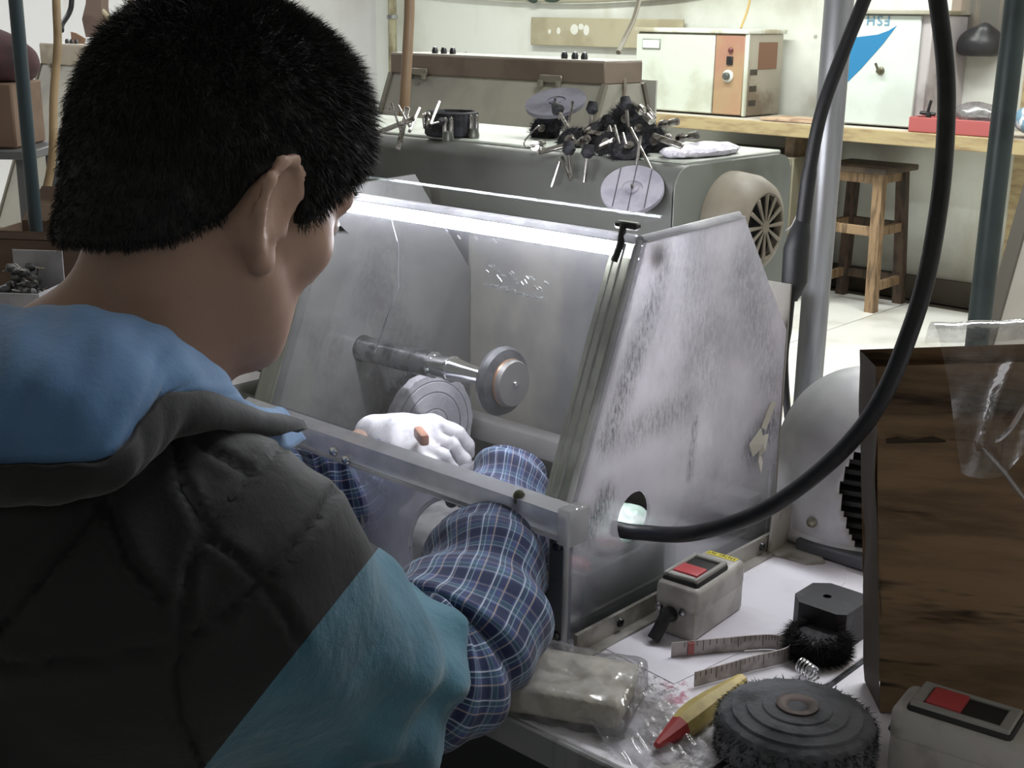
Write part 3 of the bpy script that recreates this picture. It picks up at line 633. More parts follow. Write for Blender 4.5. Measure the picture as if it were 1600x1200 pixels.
# ------------------------------------------------------------------ polishing spindle
sp = thing('polishing_lathe', 'steel polishing spindle with dark disc reaching through the hood side', 'polishing lathe', (-1.30, 1.022, TZ))
SY, SZ = 1.022, 0.931
def X(x): return (x, SY, SZ + (x + 1.188) * 0.02)
MB().lathe([(0.0, -0.10), (0.05, -0.10), (0.066, -0.085), (0.066, 0.06), (0.05, 0.075), (0.022, 0.078), (0, 0.078)], (-1.33, SY, SZ), (1, 0, 0), 32).rbox((-1.33, SY, TZ + 0.05), (0.12, 0.11, 0.10), 0.008).build('motor', housing_mat, sp)
MB().cyl(X(-1.25), X(-1.046), 0.0155, n=24).build('spindle_sleeve', steel, sp)
MB().lathe([(0.0165, -0.004), (0.0205, -0.002), (0.0205, 0.003), (0.0165, 0.005)], X(-1.184), (1, 0, 0.02), 24).build('grommet', black_rubber, sp)
MB().lathe([(0.0158, 0), (0.0158, 0.003), (0.0135, 0.004), (0.0135, 0.028), (0.0158, 0.029), (0.0158, 0.033), (0.0145, 0.034), (0.0115, 0.055), (0.0075, 0.098), (0.006, 0.112)], X(-1.046), (1, 0, 0.02), 24).build('taper', chrome, sp)
dk = MB().lathe([(0, -0.006), (0.030, -0.006), (0.0385, -0.002), (0.040, 0.003), (0.037, 0.009), (0.027, 0.012), (0.0265, 0.010)], X(-0.938), (1, 0, 0.02), 40).build('polishing_disc', pm('disc_dark', (92, 92, 96), 0.45, 0.3, (70, 70, 74), 60), sp)
MB().lathe([(0.0265, 0.010), (0.0265, 0.020), (0.025, 0.022), (0, 0.022)], X(-0.938), (1, 0, 0.02), 40).build('hub_plate', pm('hub_grey', (128, 124, 122), 0.45, 0.3), dk)
MB().lathe([(0.0268, 0.012), (0.0275, 0.014), (0.0268, 0.016)], X(-0.938), (1, 0, 0.02), 40).build('copper_ring', pm('copper_rim', (176, 132, 104), 0.35, 0.6), dk)
MB().lathe([(0, 0.026), (0.003, 0.025), (0.004, 0.022)], X(-0.938), (1, 0, 0.02), 12).build('screw', chrome, dk)

# bristle wheel standing in the hood behind the hands
def bristles(mb, c, ax, r0, r1, w, n, th=0.0007):
    ax = Vector(ax).normalized(); x = ax.orthogonal().normalized(); y = ax.cross(x); c = Vector(c)
    for _ in range(n):
        t = random.uniform(0, 2 * PI); h = random.uniform(-w / 2, w / 2)
        d = (math.cos(t) * x + math.sin(t) * y); s_ = (-math.sin(t) * x + math.cos(t) * y)
        a = c + ax * h + d * r0; b = c + ax * (h + random.gauss(0, w * 0.15)) + d * r1 * random.uniform(0.86, 1.06) + s_ * random.gauss(0, r1 * 0.08)
        mb.add([a - s_ * th, a + s_ * th, a + ax * th * 1.5, b], [(0, 1, 3), (1, 2, 3), (2, 0, 3)])
    return mb
def felt_mat(name, c1, c2): return pm(name, c1, 0.85, 0, c2, 26, 0.42, 0.62, bump=(160, 0.5, 0.002), sheen=0.3)
felt_grey = felt_mat('felt_grey', (188, 186, 194), (166, 164, 174))
felt_dark = felt_mat('felt_dark', (96, 98, 104), (66, 68, 74))
bw = thing('bristle_brush', 'grey felt faced black bristle wheel standing in the hood behind the hands', 'brush wheel', (-1.13, 1.095, 0.82))
c0 = Vector((-1.118, 1.095, 0.825)); ax = Vector((1, -0.10, 0.05)).normalized()
fm = MB().lathe([(0, 0.0), (0.020, 0.0), (0.0204, -0.0008), (0.042, -0.0012), (0.0424, -0.002), (0.056, -0.0022), (0.0564, -0.003), (0.066, -0.0035), (0.068, -0.006), (0.068, -0.015), (0, -0.015)], c0, ax, 48, jit=lambda i, j: 0.012 * math.sin(j * 2.3) if i > 5 else 0)
fm.build('felt_face', felt_grey, bw)
for r, h in ((0.0225, -.0008), (0.044, -.0018), (0.058, -.003)): MB().lathe([(r - 0.0006, h - .001), (r - 0.0004, h + .0003), (r + 0.0004, h + .0003), (r + 0.0006, h - .001)], c0, ax, 40, caps=False).build('stitch_ring', pm('stitch_grey', (104, 102, 110), 0.9), bw)
bb = MB().lathe([(0, -0.015), (0.066, -0.015), (0.066, -0.034), (0, -0.034)], c0, ax, 36)
bristles(bb, c0 - ax * 0.026, ax, 0.055, 0.074, 0.02, 1600).build('bristle', bristle_mat, bw)

# green tub with crumpled film, inside the hood by the side panel
tb_ = thing('green_tub', 'small dark green plastic tub inside the hood by the side panel', 'tub', (-0.78, 0.965, TZ + 0.004))
gt = MB()
for cx, cy, w, d in ((-0.705, .965, .005, .155), (-0.835, .965, .005, .155), (-0.77, .89, .13, .005), (-0.77, 1.04, .13, .005)): gt.rbox((cx, cy, TZ + 0.035), (w, d, 0.062), 0.002, 1)
gt.rbox((-0.77, .965, TZ + 0.006), (0.13, 0.15, 0.004), 0.001, 1).build('tub_shell', pm('dull_green_plastic', (98, 116, 106), 0.5, 0, (74, 90, 84), 20), tb_)
tag(crumple((-0.75, 0.985, TZ + 0.072), (0.046, 0.055, 0.026), 2, amp=0.4, vox=0.004).build('crumpled_film', pm('pale_green_film', (176, 206, 190), 0.3, 0, (214, 224, 218), 60), loc=(-0.75, 0.985, TZ + 0.05)), 'crumpled pale green plastic film heaped in the green tub', 'film')
tag(crumple((-0.725, 0.905, TZ + 0.058), (0.016, 0.016, 0.016), 8, amp=0.2, vox=0.003).build('red_lump', pm('red_wax', (166, 66, 70), 0.5), loc=(-0.725, 0.905, TZ + 0.045)), 'dull red wax lump at the near end of the green tub', 'wax')

# ------------------------------------------------------------------ dust collector housing behind the hood
dc = thing('dust_collector', 'grey-green metal dust collector housing with fan motor behind the hood', 'dust collector', (-1.34, 1.48, TZ))
HT = 1.150
def rprof():
    q = [(1.345, TZ), (1.345, HT - 0.035)]
    for k in range(7):
        a = PI - PI / 2 * k / 6; q.append((1.345 + 0.03 + 0.03 * math.cos(a), HT - 0.03 + 0.03 * math.sin(a)))
    q += [(1.60, HT)]
    for k in range(5):
        a = PI / 2 - PI / 2 * k / 4; q.append((1.60 + 0.03 * math.cos(a), HT - 0.03 + 0.03 * math.sin(a)))
    q += [(1.63, TZ)]; return q
MB().prism([(-0.94, y, z) for y, z in rprof()], (-0.86, 0, 0)).build('housing', housing_mat, dc, angle=25)
MB().prism([(-0.938, y, z) for y, z in rprof()], (-0.0035, 0, 0)).build('end_plate', pm('end_plate_paint', (136, 143, 132), 0.45, 0, (120, 126, 114), 6), dc, angle=25)
MB().rbox((-1.37, 1.502, HT + 0.001), (0.84, 0.235, 0.006), 0.002, 1).build('top_plate', housing_top, dc)
MC = Vector((-0.912, 1.472, 1.068))
mm = pm('motor_beige', (156, 146, 124), 0.5, 0, (134, 124, 102), 8)
cv = MB().lathe([(0.067, -0.05), (0.069, -0.02), (0.066, 0.010), (0.058, 0.026), (0.045, 0.033), (0.042, 0.032), (0.042, 0.021)], MC, (1, 0, 0), 40, caps=False)
cv.lathe([(0, 0.033), (0.008, 0.034), (0.009, 0.030)], MC, (1, 0, 0), 16)
for k in range(12):
    a = 2 * PI * k / 12; d = Vector((0, math.cos(a), math.sin(a)))
    cv.tube([MC + Vector((0.032, 0, 0)) + d * 0.007, MC + Vector((0.032, 0, 0)) + d * 0.043], [0.0018, 0.0032], 6)
cv.build('fan_cover', mm, dc)
MB().lathe([(0, 0.020), (0.0425, 0.020), (0.0425, 0.018)], MC, (1, 0, 0), 32).build('fan_dark', pm('fan_black', (18, 18, 18), 0.9), dc)
MB().rbox(MC + Vector((-0.03, 0, -0.16)), (0.04, 0.06, 0.20), 0.01).build('motor_foot', mm, dc)

# ------------------------------------------------------------------ far polishing hoods
dusty = acrylic('dusty_pane', 0.75, 0.96, (206, 202, 182), 4, (1, 1, 0.6), [], back=0.3, lo=0.3, hi=0.6)
def far_hood(x0, x1, yf, zt, label, extra, cabinet=True, band=0.055, drop=0.43):
    W = x1 - x0; h = thing('polishing_hood', label, 'polishing hood', ((x0 + x1) / 2, yf + 0.2, 0.0))
    dpt = 0.16
    MB().rbox(((x0 + x1) / 2, yf + dpt / 2, zt - band / 2), (W, dpt, band), 0.003, 1).build('top_box', extra, h)
    MB().box(((x0 + x1) / 2, yf + dpt / 2, zt + 0.0015), (W - 0.004, dpt - 0.004, 0.003)).build('top_cover', pm('hood_top_pale', (200, 192, 178), 0.5), h)
    zb = zt - drop; yb = yf - 0.35 * drop
    MB().prism([(x0 + .01, yf + 0.004, zt - band), (x1 - .01, yf + 0.004, zt - band), (x1 - .01, yb, zb), (x0 + .01, yb, zb)], (0, 0.004, 0.002)).build('front_pane', dusty, h, smooth=False)
    for x in (x0, x1):
        MB().prism([(x, yf + 0.004, zt - band), (x, yf + dpt, zt - band), (x, yf + dpt + .06, zt - .2), (x, yf + dpt + .06, zb - .14), (x, yb, zb - .14), (x, yb, zb)], (-0.004 if x == x1 else 0.004, 0, 0)).build('side_panel', dusty, h, smooth=False)
        MB().tube([(x, yf + 0.004, zt - band), (x, yb, zb)], 0.009, 4).build('edge_strip', pm('edge_olive', (122, 116, 100), 0.6), h, smooth=False)
        MB().tube([(x, yf + dpt, zt - band), (x, yf + dpt + .06, zt - .2)], 0.009, 4).build('edge_strip', pm('edge_olive2', (92, 84, 72), 0.6), h, smooth=False)
    for k, xs in enumerate((x0 + W * .17, x0 + W * .215, x0 + W * .26, x0 + W * .78, x0 + W * .825, x0 + W * .865)):
        MB().lathe([(0, 0.022), (0.006, 0.020), (0.009, 0.012), (0.009, 0)], (xs, yf + 0.05, zt), (0, 0, 1), 12).build('bolt', dark_steel, h)
    for xs in (x0 + W * 0.15, x0 + W * 0.78):
        MB().rbox((xs, yf - 0.003, zt - band + 0.008), (0.075, 0.006, 0.02), 0.002, 1).cyl((xs - .03, yf - .008, zt - band - .012), (xs - .03, yf - .008, zt - band + .004), .008, n=10).cyl((xs + .03, yf - .008, zt - band - .012), (xs + .03, yf - .008, zt - band + .004), .008, n=10).build('hinge', pm('hinge_metal', (150, 142, 124), 0.45, 0.5), h)
    if cabinet:
        MB().rbox(((x0 + x1) / 2, yf + 0.12, (zb - 0.14) / 2), (W + 0.06, 0.62, zb - 0.14), 0.004, 1).build('cabinet', olive, h)
    MB().box(((x0 + x1) / 2, yf + dpt + 0.065, (zb - .14 + zt - .05) / 2), (W, 0.006, zt - .05 - zb + .14)).build('back_panel', pm('hood_back', (190, 190, 176), 0.6, 0, (150, 144, 122), 4), h)
    return h
band_brown = pm('band_brown', (126, 108, 90), 0.55, 0, (108, 92, 76), 6)
far_hood(-2.834, -2.044, 2.6, 1.224, 'wide far hood with brown top box and bolts behind the tool pile', band_brown)
far_hood(-5.05, -4.25, 2.70, 1.2, 'far dusty hood with beige top band seen past the head', pm('band_beige', (176, 164, 140), 0.55, 0, (150, 138, 112), 5), band=0.08, drop=0.72)
# beige board on the wall, far behind
bp = thing('beige_board', 'beige board with worn white marks against the back wall', 'board', (-4.7, 5.9, 1.2))
MB().rbox((-4.72, 5.985, 1.25), (1.1, 0.02, 0.16), 0.003, 1).build('board', pm('board_beige', (184, 174, 142), 0.65, 0, (168, 156, 124), 4), bp)
mk = MB()
for cx, cz, rx, rz in ((-4.93, 1.265, .03, .03), (-4.88, 1.28, .02, .018), (-4.84, 1.262, .022, .03), (-5.05, 1.255, .015, .02), (-5.12, 1.25, .012, .014)):
    mk.ell((cx, 5.974, cz), (rx, 0.0012, rz), 14, 8)
mk.build('white_mark', pm('paint_white', (226, 226, 214), 0.7), bp)
# the hoses of the far hood
hz = thing('brown_hose', 'thin brown rubber hose hanging down into the far hood beside the hair', 'hose', (-2.25, 2.12, 1.1))
MB().tube(cat_rom([(-2.33, 2.22, 2.75), (-2.31, 2.19, 1.6), (-2.283, 2.158, 1.365), (-2.262, 2.13, 1.25), (-2.245, 2.103, 1.134), (-2.26, 2.11, 1.07)]), 0.0125, 12).build('hose', pm('hose_brown', (140, 110, 78), 0.5), hz)
h3 = thing('yellow_hose', 'yellowish rubber hose hanging in front of the dusty beige-banded hood', 'hose', (-2.6, 1.4, 1.0))
def Pd(x, y, d):
    v = _fw * 2000 + _rt2 * (x - 800) - _up2 * (y - 600); return Vector((0, 0, 1.33)) + v / 2000 * d
MB().tube(cat_rom([Pd(90, -60, 2.6), Pd(88, 0, 2.6), Pd(90, 70, 2.6), Pd(84, 150, 2.6), Pd(82, 240, 2.6), Pd(72, 300, 2.6), Pd(60, 350, 2.6)]), 0.0085, 12).build('hose', pm('hose_yellow', (170, 138, 92), 0.5, 0, (140, 112, 72), 9), h3)
wc = thing('lamp_wire', 'short pale wire running from the wall down to the far hood corner', 'wire', (-2.0, 2.7, 1.25))
MB().tube(cat_rom([Pd(1003, -20, 3.6), Pd(992, 25, 3.55), Pd(976, 60, 3.5), Pd(966, 82, 3.45)]), 0.007, 8).build('wire', pm('wire_beige', (150, 142, 118), 0.5), wc)
wk = thing('hood_cable', 'thin brown cable looping from the far hood corner to the bench', 'cable', (-2.0, 2.7, 1.1))
MB().tube(cat_rom([Pd(965, 105, 3.3), Pd(974, 118, 3.28), Pd(975, 150, 3.26), Pd(962, 180, 3.2), Pd(940, 196, 3.0)]), 0.0055, 8).build('cable', pm('cable_brown', (104, 90, 70), 0.5), wk)

# ------------------------------------------------------------------ domed cover
DX, DY, DR = -0.637, 1.333, 0.107
dm = thing('domed_cover', 'grey metal domed motor cover standing between hood and cardboard box', 'motor cover', (DX, DY, TZ))
dmat = pm('dome_metal', (202, 202, 206), 0.36, 0.25, (184, 184, 190), 14, bump=(220, 0.12, 0.0008))
prof_d = [(0.112, 0.008), (0.112, 0.016)] + [(0.107, 0.020 + 0.0065 * k) for k in range(11)]
for k in range(1, 21):
    a = PI / 2 * k / 20; prof_d.append((0.107 * math.cos(a) ** 0.9 if k < 20 else 0.0, 0.085 + 0.112 * math.sin(a)))
# shell with a window cut on the cardboard side
gd = MB(); NA = 180
a0, a1 = R(-98), R(20)      # opening, as angles from +X about Z
ring = []
for i, (r, h) in enumerate(prof_d):
    for j in range(NA): a = 2 * PI * j / NA; gd.v.append((DX + r * math.cos(a), DY + r * math.sin(a), TZ + h))
def inwin(a, i):
    a = (a + PI) % (2 * PI) - PI
    h = (prof_d[min(i, len(prof_d) - 1)][1])
    lo = R(-66) - R(22) * math.sin(min(1, max(0, (h - 0.016) / 0.13)) * PI) * 0.6
    return lo < a < R(30) and 2 <= i <= 16
for i in range(len(prof_d) - 1):
    for j in range(NA):
        if inwin(2 * PI * (j + .5) / NA, i): continue
        gd.f.append((i * NA + j, i * NA + (j + 1) % NA, (i + 1) * NA + (j + 1) % NA, (i + 1) * NA + j))
shell = gd.build('dome_shell', dmat, dm)
md = shell.modifiers.new('sol', 'SOLIDIFY'); md.thickness = 0.003; md.offset = -1
rr = MB()
for k in range(8): rr.lathe([(0.084, 0.02 + k * 0.0125), (0.092, 0.024 + k * 0.0125), (0.092, 0.029 + k * 0.0125), (0.084, 0.0325 + k * 0.0125)], (DX, DY, TZ), (0, 0, 1), 40)
rr.build('ribbed_motor', pm('ribbed_black', (30, 31, 30), 0.6), dm)
MB().rbox((DX + 0.085, DY - 0.02, TZ + 0.009), (0.22, 0.19, 0.016), 0.003, 1).build('base_plate', pm('base_dark', (92, 92, 98), 0.45, 0.4), dm)
for a, h, r in ((R(-118), 0.040, .108), (R(-95), 0.038, .108), (R(-60), 0.150, .088), (R(-150), .04, .108)):
    d = Vector((math.cos(a), math.sin(a), 0.0 if h < .1 else 0.6)).normalized()
    MB().lathe([(0, 0.006), (0.005, 0.004), (0.0065, 0)], (DX + r * math.cos(a), DY + r * math.sin(a), TZ + h), d, 12).build('screw', pm('screw_brass', (150, 146, 128), 0.35, 0.8), dm)
bk = thing('angle_bracket', 'small worn angle bracket on the bench beside the hood base', 'bracket', (-0.66, 1.215, TZ))
bm_ = pm('bracket_paint', (186, 182, 172), 0.5, 0.2, (110, 100, 84), 18, 0.5, 0.7)
MB().prism([(-0.680, 1.19, TZ + .0005), (-0.632, 1.192, TZ + .0005), (-0.618, 1.21, TZ + .0005), (-0.640, 1.232, TZ + .0005), (-0.680, 1.232, TZ + .0005)], (0, 0, 0.003)).build('foot', bm_, bk, smooth=False)
MB().prism([(-0.680, 1.19, TZ + .003), (-0.680, 1.232, TZ + .003), (-0.680, 1.232, TZ + 0.05), (-0.680, 1.195, TZ + 0.05)], (0.003, 0, 0)).build('upright', bm_, bk, smooth=False)

# ------------------------------------------------------------------ cardboard box, right
def card_mat(name, c1, c2, c3):
    t = NT(name)
    c = t.mix(t.ramp(t.noise(5, 6, 0.65, stretch=(0.35, 0.35, 2.4)), 0.42, 0.60), rgb(*c1), rgb(*c2))
    c = t.mix(t.math('MULTIPLY', t.ramp(t.noise(7, 5, 0.7, stretch=(0.3, 0.3, 2.2), off=(4, 2, 1)), 0.52, 0.62), 0.9), c, rgb(*c3))
    return t.pbr(c, 0.85, 0, t.bump(t.noise(40, 4, stretch=(0.3, 0.3, 3)), 0.25, 0.003), spec=0.2)
card = card_mat('cardboard', (152, 120, 86), (108, 84, 60), (44, 36, 29))
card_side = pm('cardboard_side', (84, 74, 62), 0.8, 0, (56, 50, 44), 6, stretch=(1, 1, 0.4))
cb = thing('cardboard_box', 'tall stained brown cardboard box beside the domed cover', 'box', (-0.425, 0.964, TZ))
e1 = Vector((math.cos(R(31)), math.sin(R(31)), 0)); e2 = Vector((-math.sin(R(41)), math.cos(R(41)), 0)); up = Vector((0, 0, 1))
up, e1 = (up - e1 * 0.10).normalized(), (e1 + up * 0.10).normalized()
CX = Vector((-0.428, 0.955, TZ + 0.001)); CX = CX + e1 * 0.004; BW, BD, BH = 0.26, 0.055, 0.312
q = MB()
nU, nV = 30, 30
def face(o, u, v, wu, wv, nrm, amp, seed):
    def f(a, b):
        d = amp * (math.sin(a * 5 + b * 9 + seed) * 0.5 + math.sin(b * 23 + seed * 2 + a * 3) * 0.25) * (4 * b * (1 - b)) ** .5
        return o + u * wu * a + v * wv * b + nrm * d
    return f
q.grid(face(CX, e1, up, BW, BH, -e2, 0.004, 1), nU, nV).build('front_panel', card, cb, angle=180)
MB().grid(face(CX, e2, up, BD, BH, -e1, 0.003, 2), 16, 24).build('side_panel', card_side, cb, angle=180)
MB().grid(face(CX + e2 * BD, e1, up, BW, BH, e2, 0.003, 3), 12, 12).build('rear_panel', card, cb, angle=180)
MB().grid(face(CX + e1 * BW, e2, up, BD, BH, e1, 0.003, 3), 12, 12).build('side_panel', card, cb, angle=180)
# torn flap edge line and creased fold
tf = MB()
for k in range(5):
    a = 0.006 + 0.009 * k
    tf.prism([CX + e1 * a + up * (0.252 + 0.002 * math.sin(k * 2.1)) - e2 * 0.005, CX + e1 * (a + .010) + up * (0.252 + 0.002 * math.sin(k * 2.1 + 2.1)) - e2 * 0.005, CX + e1 * (a + .010) + up * 0.249 - e2 * 0.006, CX + e1 * a + up * 0.249 - e2 * 0.006], -e2 * 0.002)
tf.build('torn_edge', pm('torn_card', (60, 44, 32), 0.9), cb, smooth=False)
# clear wrap draped over the box top
ptw = NT('clear_wrap')
def wrap_mat():
    t = ptw; tr = t.n('BsdfTransparent'); tr.inputs[0].default_value = (0.93, 0.93, 0.94, 1)
    gl = t.n('BsdfGlossy'); gl.inputs['Roughness'].default_value = 0.12
    nr = t.bump(t.noise(34, 3, 0.5, dist=0.6), 0.5, 0.005); t.set(gl.inputs['Normal'], nr)
    df = t.n('BsdfDiffuse'); df.inputs[0].default_value = rgb(190, 188, 190); lw = t.n('LayerWeight'); lw.inputs[0].default_value = 0.35; t.set(lw.inputs['Normal'], nr)
    m1 = t.n('MixShader'); t.set(m1.inputs[0], t.ramp(t.noise(30, 4, 0.6), 0.4, 0.7, 0.06, 0.38)); t.t.links.new(tr.outputs[0], m1.inputs[1]); t.t.links.new(df.outputs[0], m1.inputs[2])
    m2 = t.n('MixShader'); t.set(m2.inputs[0], t.math('ADD', t.math('MULTIPLY', lw.outputs[0], 0.5), 0.04, clamp=True)); t.t.links.new(m1.outputs[0], m2.inputs[1]); t.t.links.new(gl.outputs[0], m2.inputs[2])
    t.t.links.new(m2.outputs[0], t.out.inputs[0]); return t.m
clear_wrap = wrap_mat()
def wrapf(a, b):
    s = b * 0.30                                    # path: over the roll on top, then down the front
    x = 0.050 + 0.22 * a
    if s < 0.10:
        th = PI * s / 0.10; p = (0.030 - 0.030 * math.cos(PI - th) , 0.006 + 0.024 * math.sin(th))
        o_ = CX + e1 * x + e2 * (0.045 - 0.052 * (s / 0.10)) + up * (BH + p[1])
    else:
        dn = (s - 0.10) * 0.55; o_ = CX + e1 * (x + 0.25 * dn * (0.5 - a) ) - e2 * (0.009 + 0.003 * math.sin(a * 17 + dn * 40)) + up * (BH + 0.004 - dn * (0.55 + 0.35 * math.sin(a * 7 + 1)))
    return o_ + e2 * 0.002 * math.sin(a * 40 + b * 11)
cw = MB().grid(wrapf, 60, 60); cw.fixn = False
wt = tag(cw.build('clear_wrap', clear_wrap, angle=180, loc=CX + up * BH), 'crinkled clear plastic wrap draped over the cardboard box top', 'plastic wrap')
fl = MB()
for pts in ([(0.088, 0.250), (0.100, 0.262), (0.112, 0.285)], [(0.078, 0.246), (0.095, 0.225), (0.112, 0.200)], [(0.112, 0.200), (0.130, 0.222), (0.150, 0.248)], [(0.125, 0.268), (0.132, 0.29), (0.134, 0.308)]):
    fl.tube(cat_rom([CX + e1 * x - e2 * 0.013 + up * z for x, z in pts], 4), [0.0006] + [0.0022] * (4 * (len(pts) - 1) - 1) + [0.0006], 6)
fl.build('wrap_fold', acrylic('wrap_fold', 0.4, 0.8, (196, 188, 190), 60, gloss=1.0, back=0.2), wt)

# ------------------------------------------------------------------ push-button switch boxes
def switch_box(c, rot, label, yellow, L=0.100, W=0.047, H=0.056):
    """long side along local Y; red button nearest the local -Y end"""
    s = thing('switch_box', label, 'switch', c, 'push button switch boxes')
    m = Matrix.Rotation(rot, 3, 'Z'); c = Vector(c)
    def T(v): return c + m @ Vector(v)
    MB().rbox(T((0, 0, H * 0.30)), (W * 0.96, L * 0.98, H * 0.60), 0.004, 2, rot=m).build('base_shell', switch_grey, s)
    MB().rbox(T((0, 0, H * 0.72)), (W, L, H * 0.52), 0.007, 3, rot=m).build('cover', switch_grey, s)
    MB().rbox(T((0, -0.012, H * 0.985)), (W * 0.86, L * 0.64, 0.009), 0.004, 2, rot=m).build('gasket', pm('gasket_black', (34, 34, 32), 0.6), s)
    b = MB()
    iw, il = W * 0.60, L * 0.46; ow, ol = W * 0.80, L * 0.60; z0 = H * 0.985 + 0.004; cy = -0.012
    for (x, y, w, l) in (((iw + ow) / 4, 0, (ow - iw) / 2, ol), (-(iw + ow) / 4, 0, (ow - iw) / 2, ol), (0, (il + ol) / 4, iw + .001, (ol - il) / 2), (0, -(il + ol) / 4, iw + .001, (ol - il) / 2)):
        b.rbox(T((x, y + cy, z0)), (w, l, 0.006), 0.0012, 1, rot=m)
    b.build('rim', switch_rim, s)
    MB().rbox(T((0, cy - il * 0.25, z0 - 0.001)), (iw * 0.96, il * 0.46, 0.010), 0.0015, 2, rot=m).build('red_button', red_plastic, s)
    g = MB().rbox(T((0, cy + il * 0.25, z0 - 0.0035)), (iw * 0.96, il * 0.46, 0.006), 0.001, 2, rot=m).build('dark_button', pm('dark_green_button', (38, 46, 44), 0.3), s)
    mk = MB()
    for x, y, w, l in ((-0.003, 0.002, 0.001, 0.008), (0.003, 0.002, 0.001, 0.009), (0, 0.0035, 0.010, 0.0009), (0, 0.0, 0.010, 0.0009)):
        mk.box(T((x, cy + il * 0.25 + y - 0.001, z0 - 0.0003)), (w, l, 0.0004), rot=m)
    mk.build('button_mark', pm('mark_white', (190, 194, 190), 0.5), g, smooth=False)
    if yellow:
        y_ = MB().box(T((0, L * 0.405, H * 0.982)), (W * 0.72, L * 0.085, 0.0006), rot=m).build('yellow_label', pm('label_yellow', (222, 206, 52), 0.5), s, smooth=False)
        k = MB()
        for i in range(10):
            x = -W * 0.31 + i * W * 0.068
            if i in (3,): continue
            k.box(T((x, L * 0.405 + (0.0006 if i % 2 else -0.0004), H * 0.982 + 0.0004)), (0.0006 + 0.0005 * (i % 3), 0.0034 if i % 2 else 0.0026, 0.0003), rot=m)
            k.box(T((x + 0.0004, L * 0.405 + (0.0009 if i % 3 else -0.001), H * 0.982 + 0.0004)), (0.0018, 0.0006, 0.0003), rot=m)
        k.build('label_print', pm('print_olive', (96, 88, 30), 0.6), y_, smooth=False)
    for x, z in ((-W * 0.36, H * 0.5), (W * 0.20, H * 0.52)):
        MB().lathe([(0, 0.004), (0.003, 0.003), (0.004, 0)], T((x, -L * 0.5, z)), m @ Vector((0, -1, 0)), 12).build('screw', steel, s)
    return s, T
s1, T1 = switch_box((-0.643, 1.000, TZ + 0.0003), R(4), 'grey switch box with yellow label and red button on the white bench', True)
MB().tube(cat_rom([T1((-0.004, -0.046, 0.022)), T1((-0.004, -0.058, 0.024)), T1((-0.006, -0.068, 0.012)), T1((-0.008, -0.074, 0.004))]), [0.008] * 9 + [0.0065] * 16, 12).build('cable_stub', black_rubber, s1)
s2, T2 = switch_box((-0.322, 0.912, TZ + 0.0003), R(-83), 'worn switch box without label at the foot of the cardboard box', False, L=0.128, W=0.050, H=0.058)

# ------------------------------------------------------------------ small things on the bench
blk = thing('rubber_block', 'black chamfered block with two holes on the bench before the dome', 'block', (-0.53, 1.055, TZ))
bc = Vector((-0.532, 1.060, TZ)); bs = 0.030
pg = [(-bs, -bs * .55), (-bs * .6, -bs), (bs * .75, -bs), (bs, -bs * .8), (bs, bs * .8), (bs * .8, bs), (-bs * .55, bs), (-bs, bs * .6)]
hole_m = pm('hole_black', (8, 8, 9), 1.0)
MB().prism([bc + Vector((x, y, 0)) for x, y in pg], (0, 0, 0.040), [[bc + Vector((-0.004 + 0.0042 * math.cos(t), 0.0 + 0.0042 * math.sin(t), 0)) for t in np.linspace(0, 2 * PI, 15)[:-1]]]).build('block_body', pm('block_black', (36, 36, 41), 0.6, 0, (66, 66, 76), 30, 0.5, 0.75, bump=(90, 0.3)), blk, smooth=False)
MB().lathe([(0.0048, 0.0006), (0.0040, 0.0006), (0.0040, -0.004), (0, -0.004)], bc + Vector((-0.010, -bs, 0.016)), (0, -1, 0), 14).build('front_hole', hole_m, blk)
MB().cyl(bc + Vector((-0.004, 0, 0.002)), bc + Vector((-0.004, 0, 0.032)), 0.0041, n=14).build('top_hole', hole_m, blk)

wh = thing('felt_buff', 'large layered dark felt polishing wheel with copper hub lying flat', 'polishing wheel', (-0.452, 0.848, TZ))
wc_ = Vector((-0.447, 0.849, TZ))
jt = lambda i, j: (0.02 * math.sin(j * 3.7 + i) + 0.012 * math.sin(j * 1.3 + i * 2)) if i < 5 else 0.004 * math.sin(j * 2.1)
wp_ = MB().lathe([(0.059, 0.001), (0.064, 0.006), (0.065, 0.018), (0.064, 0.030), (0.060, 0.036), (0.053, 0.0375), (0.0525, 0.040), (0.041, 0.0405), (0.0405, 0.0425), (0.030, 0.043), (0.0285, 0.0425), (0.0275, 0.044), (0.017, 0.0445)], wc_, (0, 0, 1), 72, jit=jt)
wp_.build('felt_layers', felt_mat('felt_wheel_grey', (104, 106, 114), (66, 68, 76)), wh)
fz = MB()
for k in range(2600):
    a = random.uniform(0, 2 * PI); z = random.uniform(0.003, 0.034); r = 0.063
    d = Vector((math.cos(a), math.sin(a), 0)); s_ = Vector((-math.sin(a), math.cos(a), 0)); p = wc_ + d * r + Vector((0, 0, z))
    fz.add([p - s_ * .0007, p + s_ * .0007, p + d * random.uniform(.002, .006) + s_ * random.gauss(0, .0025) + Vector((0, 0, random.gauss(0.0, .002)))], [(0, 1, 2)])
fz.build('felt_fringe', pm('fringe_black', (34, 35, 40), 0.95, 0, (90, 92, 100), 60, 0.6, 0.7), wh, smooth=False)
MB().lathe([(0.0172, 0.0435), (0.0172, 0.0462), (0.013, 0.0470), (0.0075, 0.0445), (0.007, 0.030), (0, 0.030)], wc_, (0, 0, 1), 36).build('copper_hub', pm('copper_hub', (92, 76, 72), 0.5, 0.5, (64, 54, 52), 60), wh)

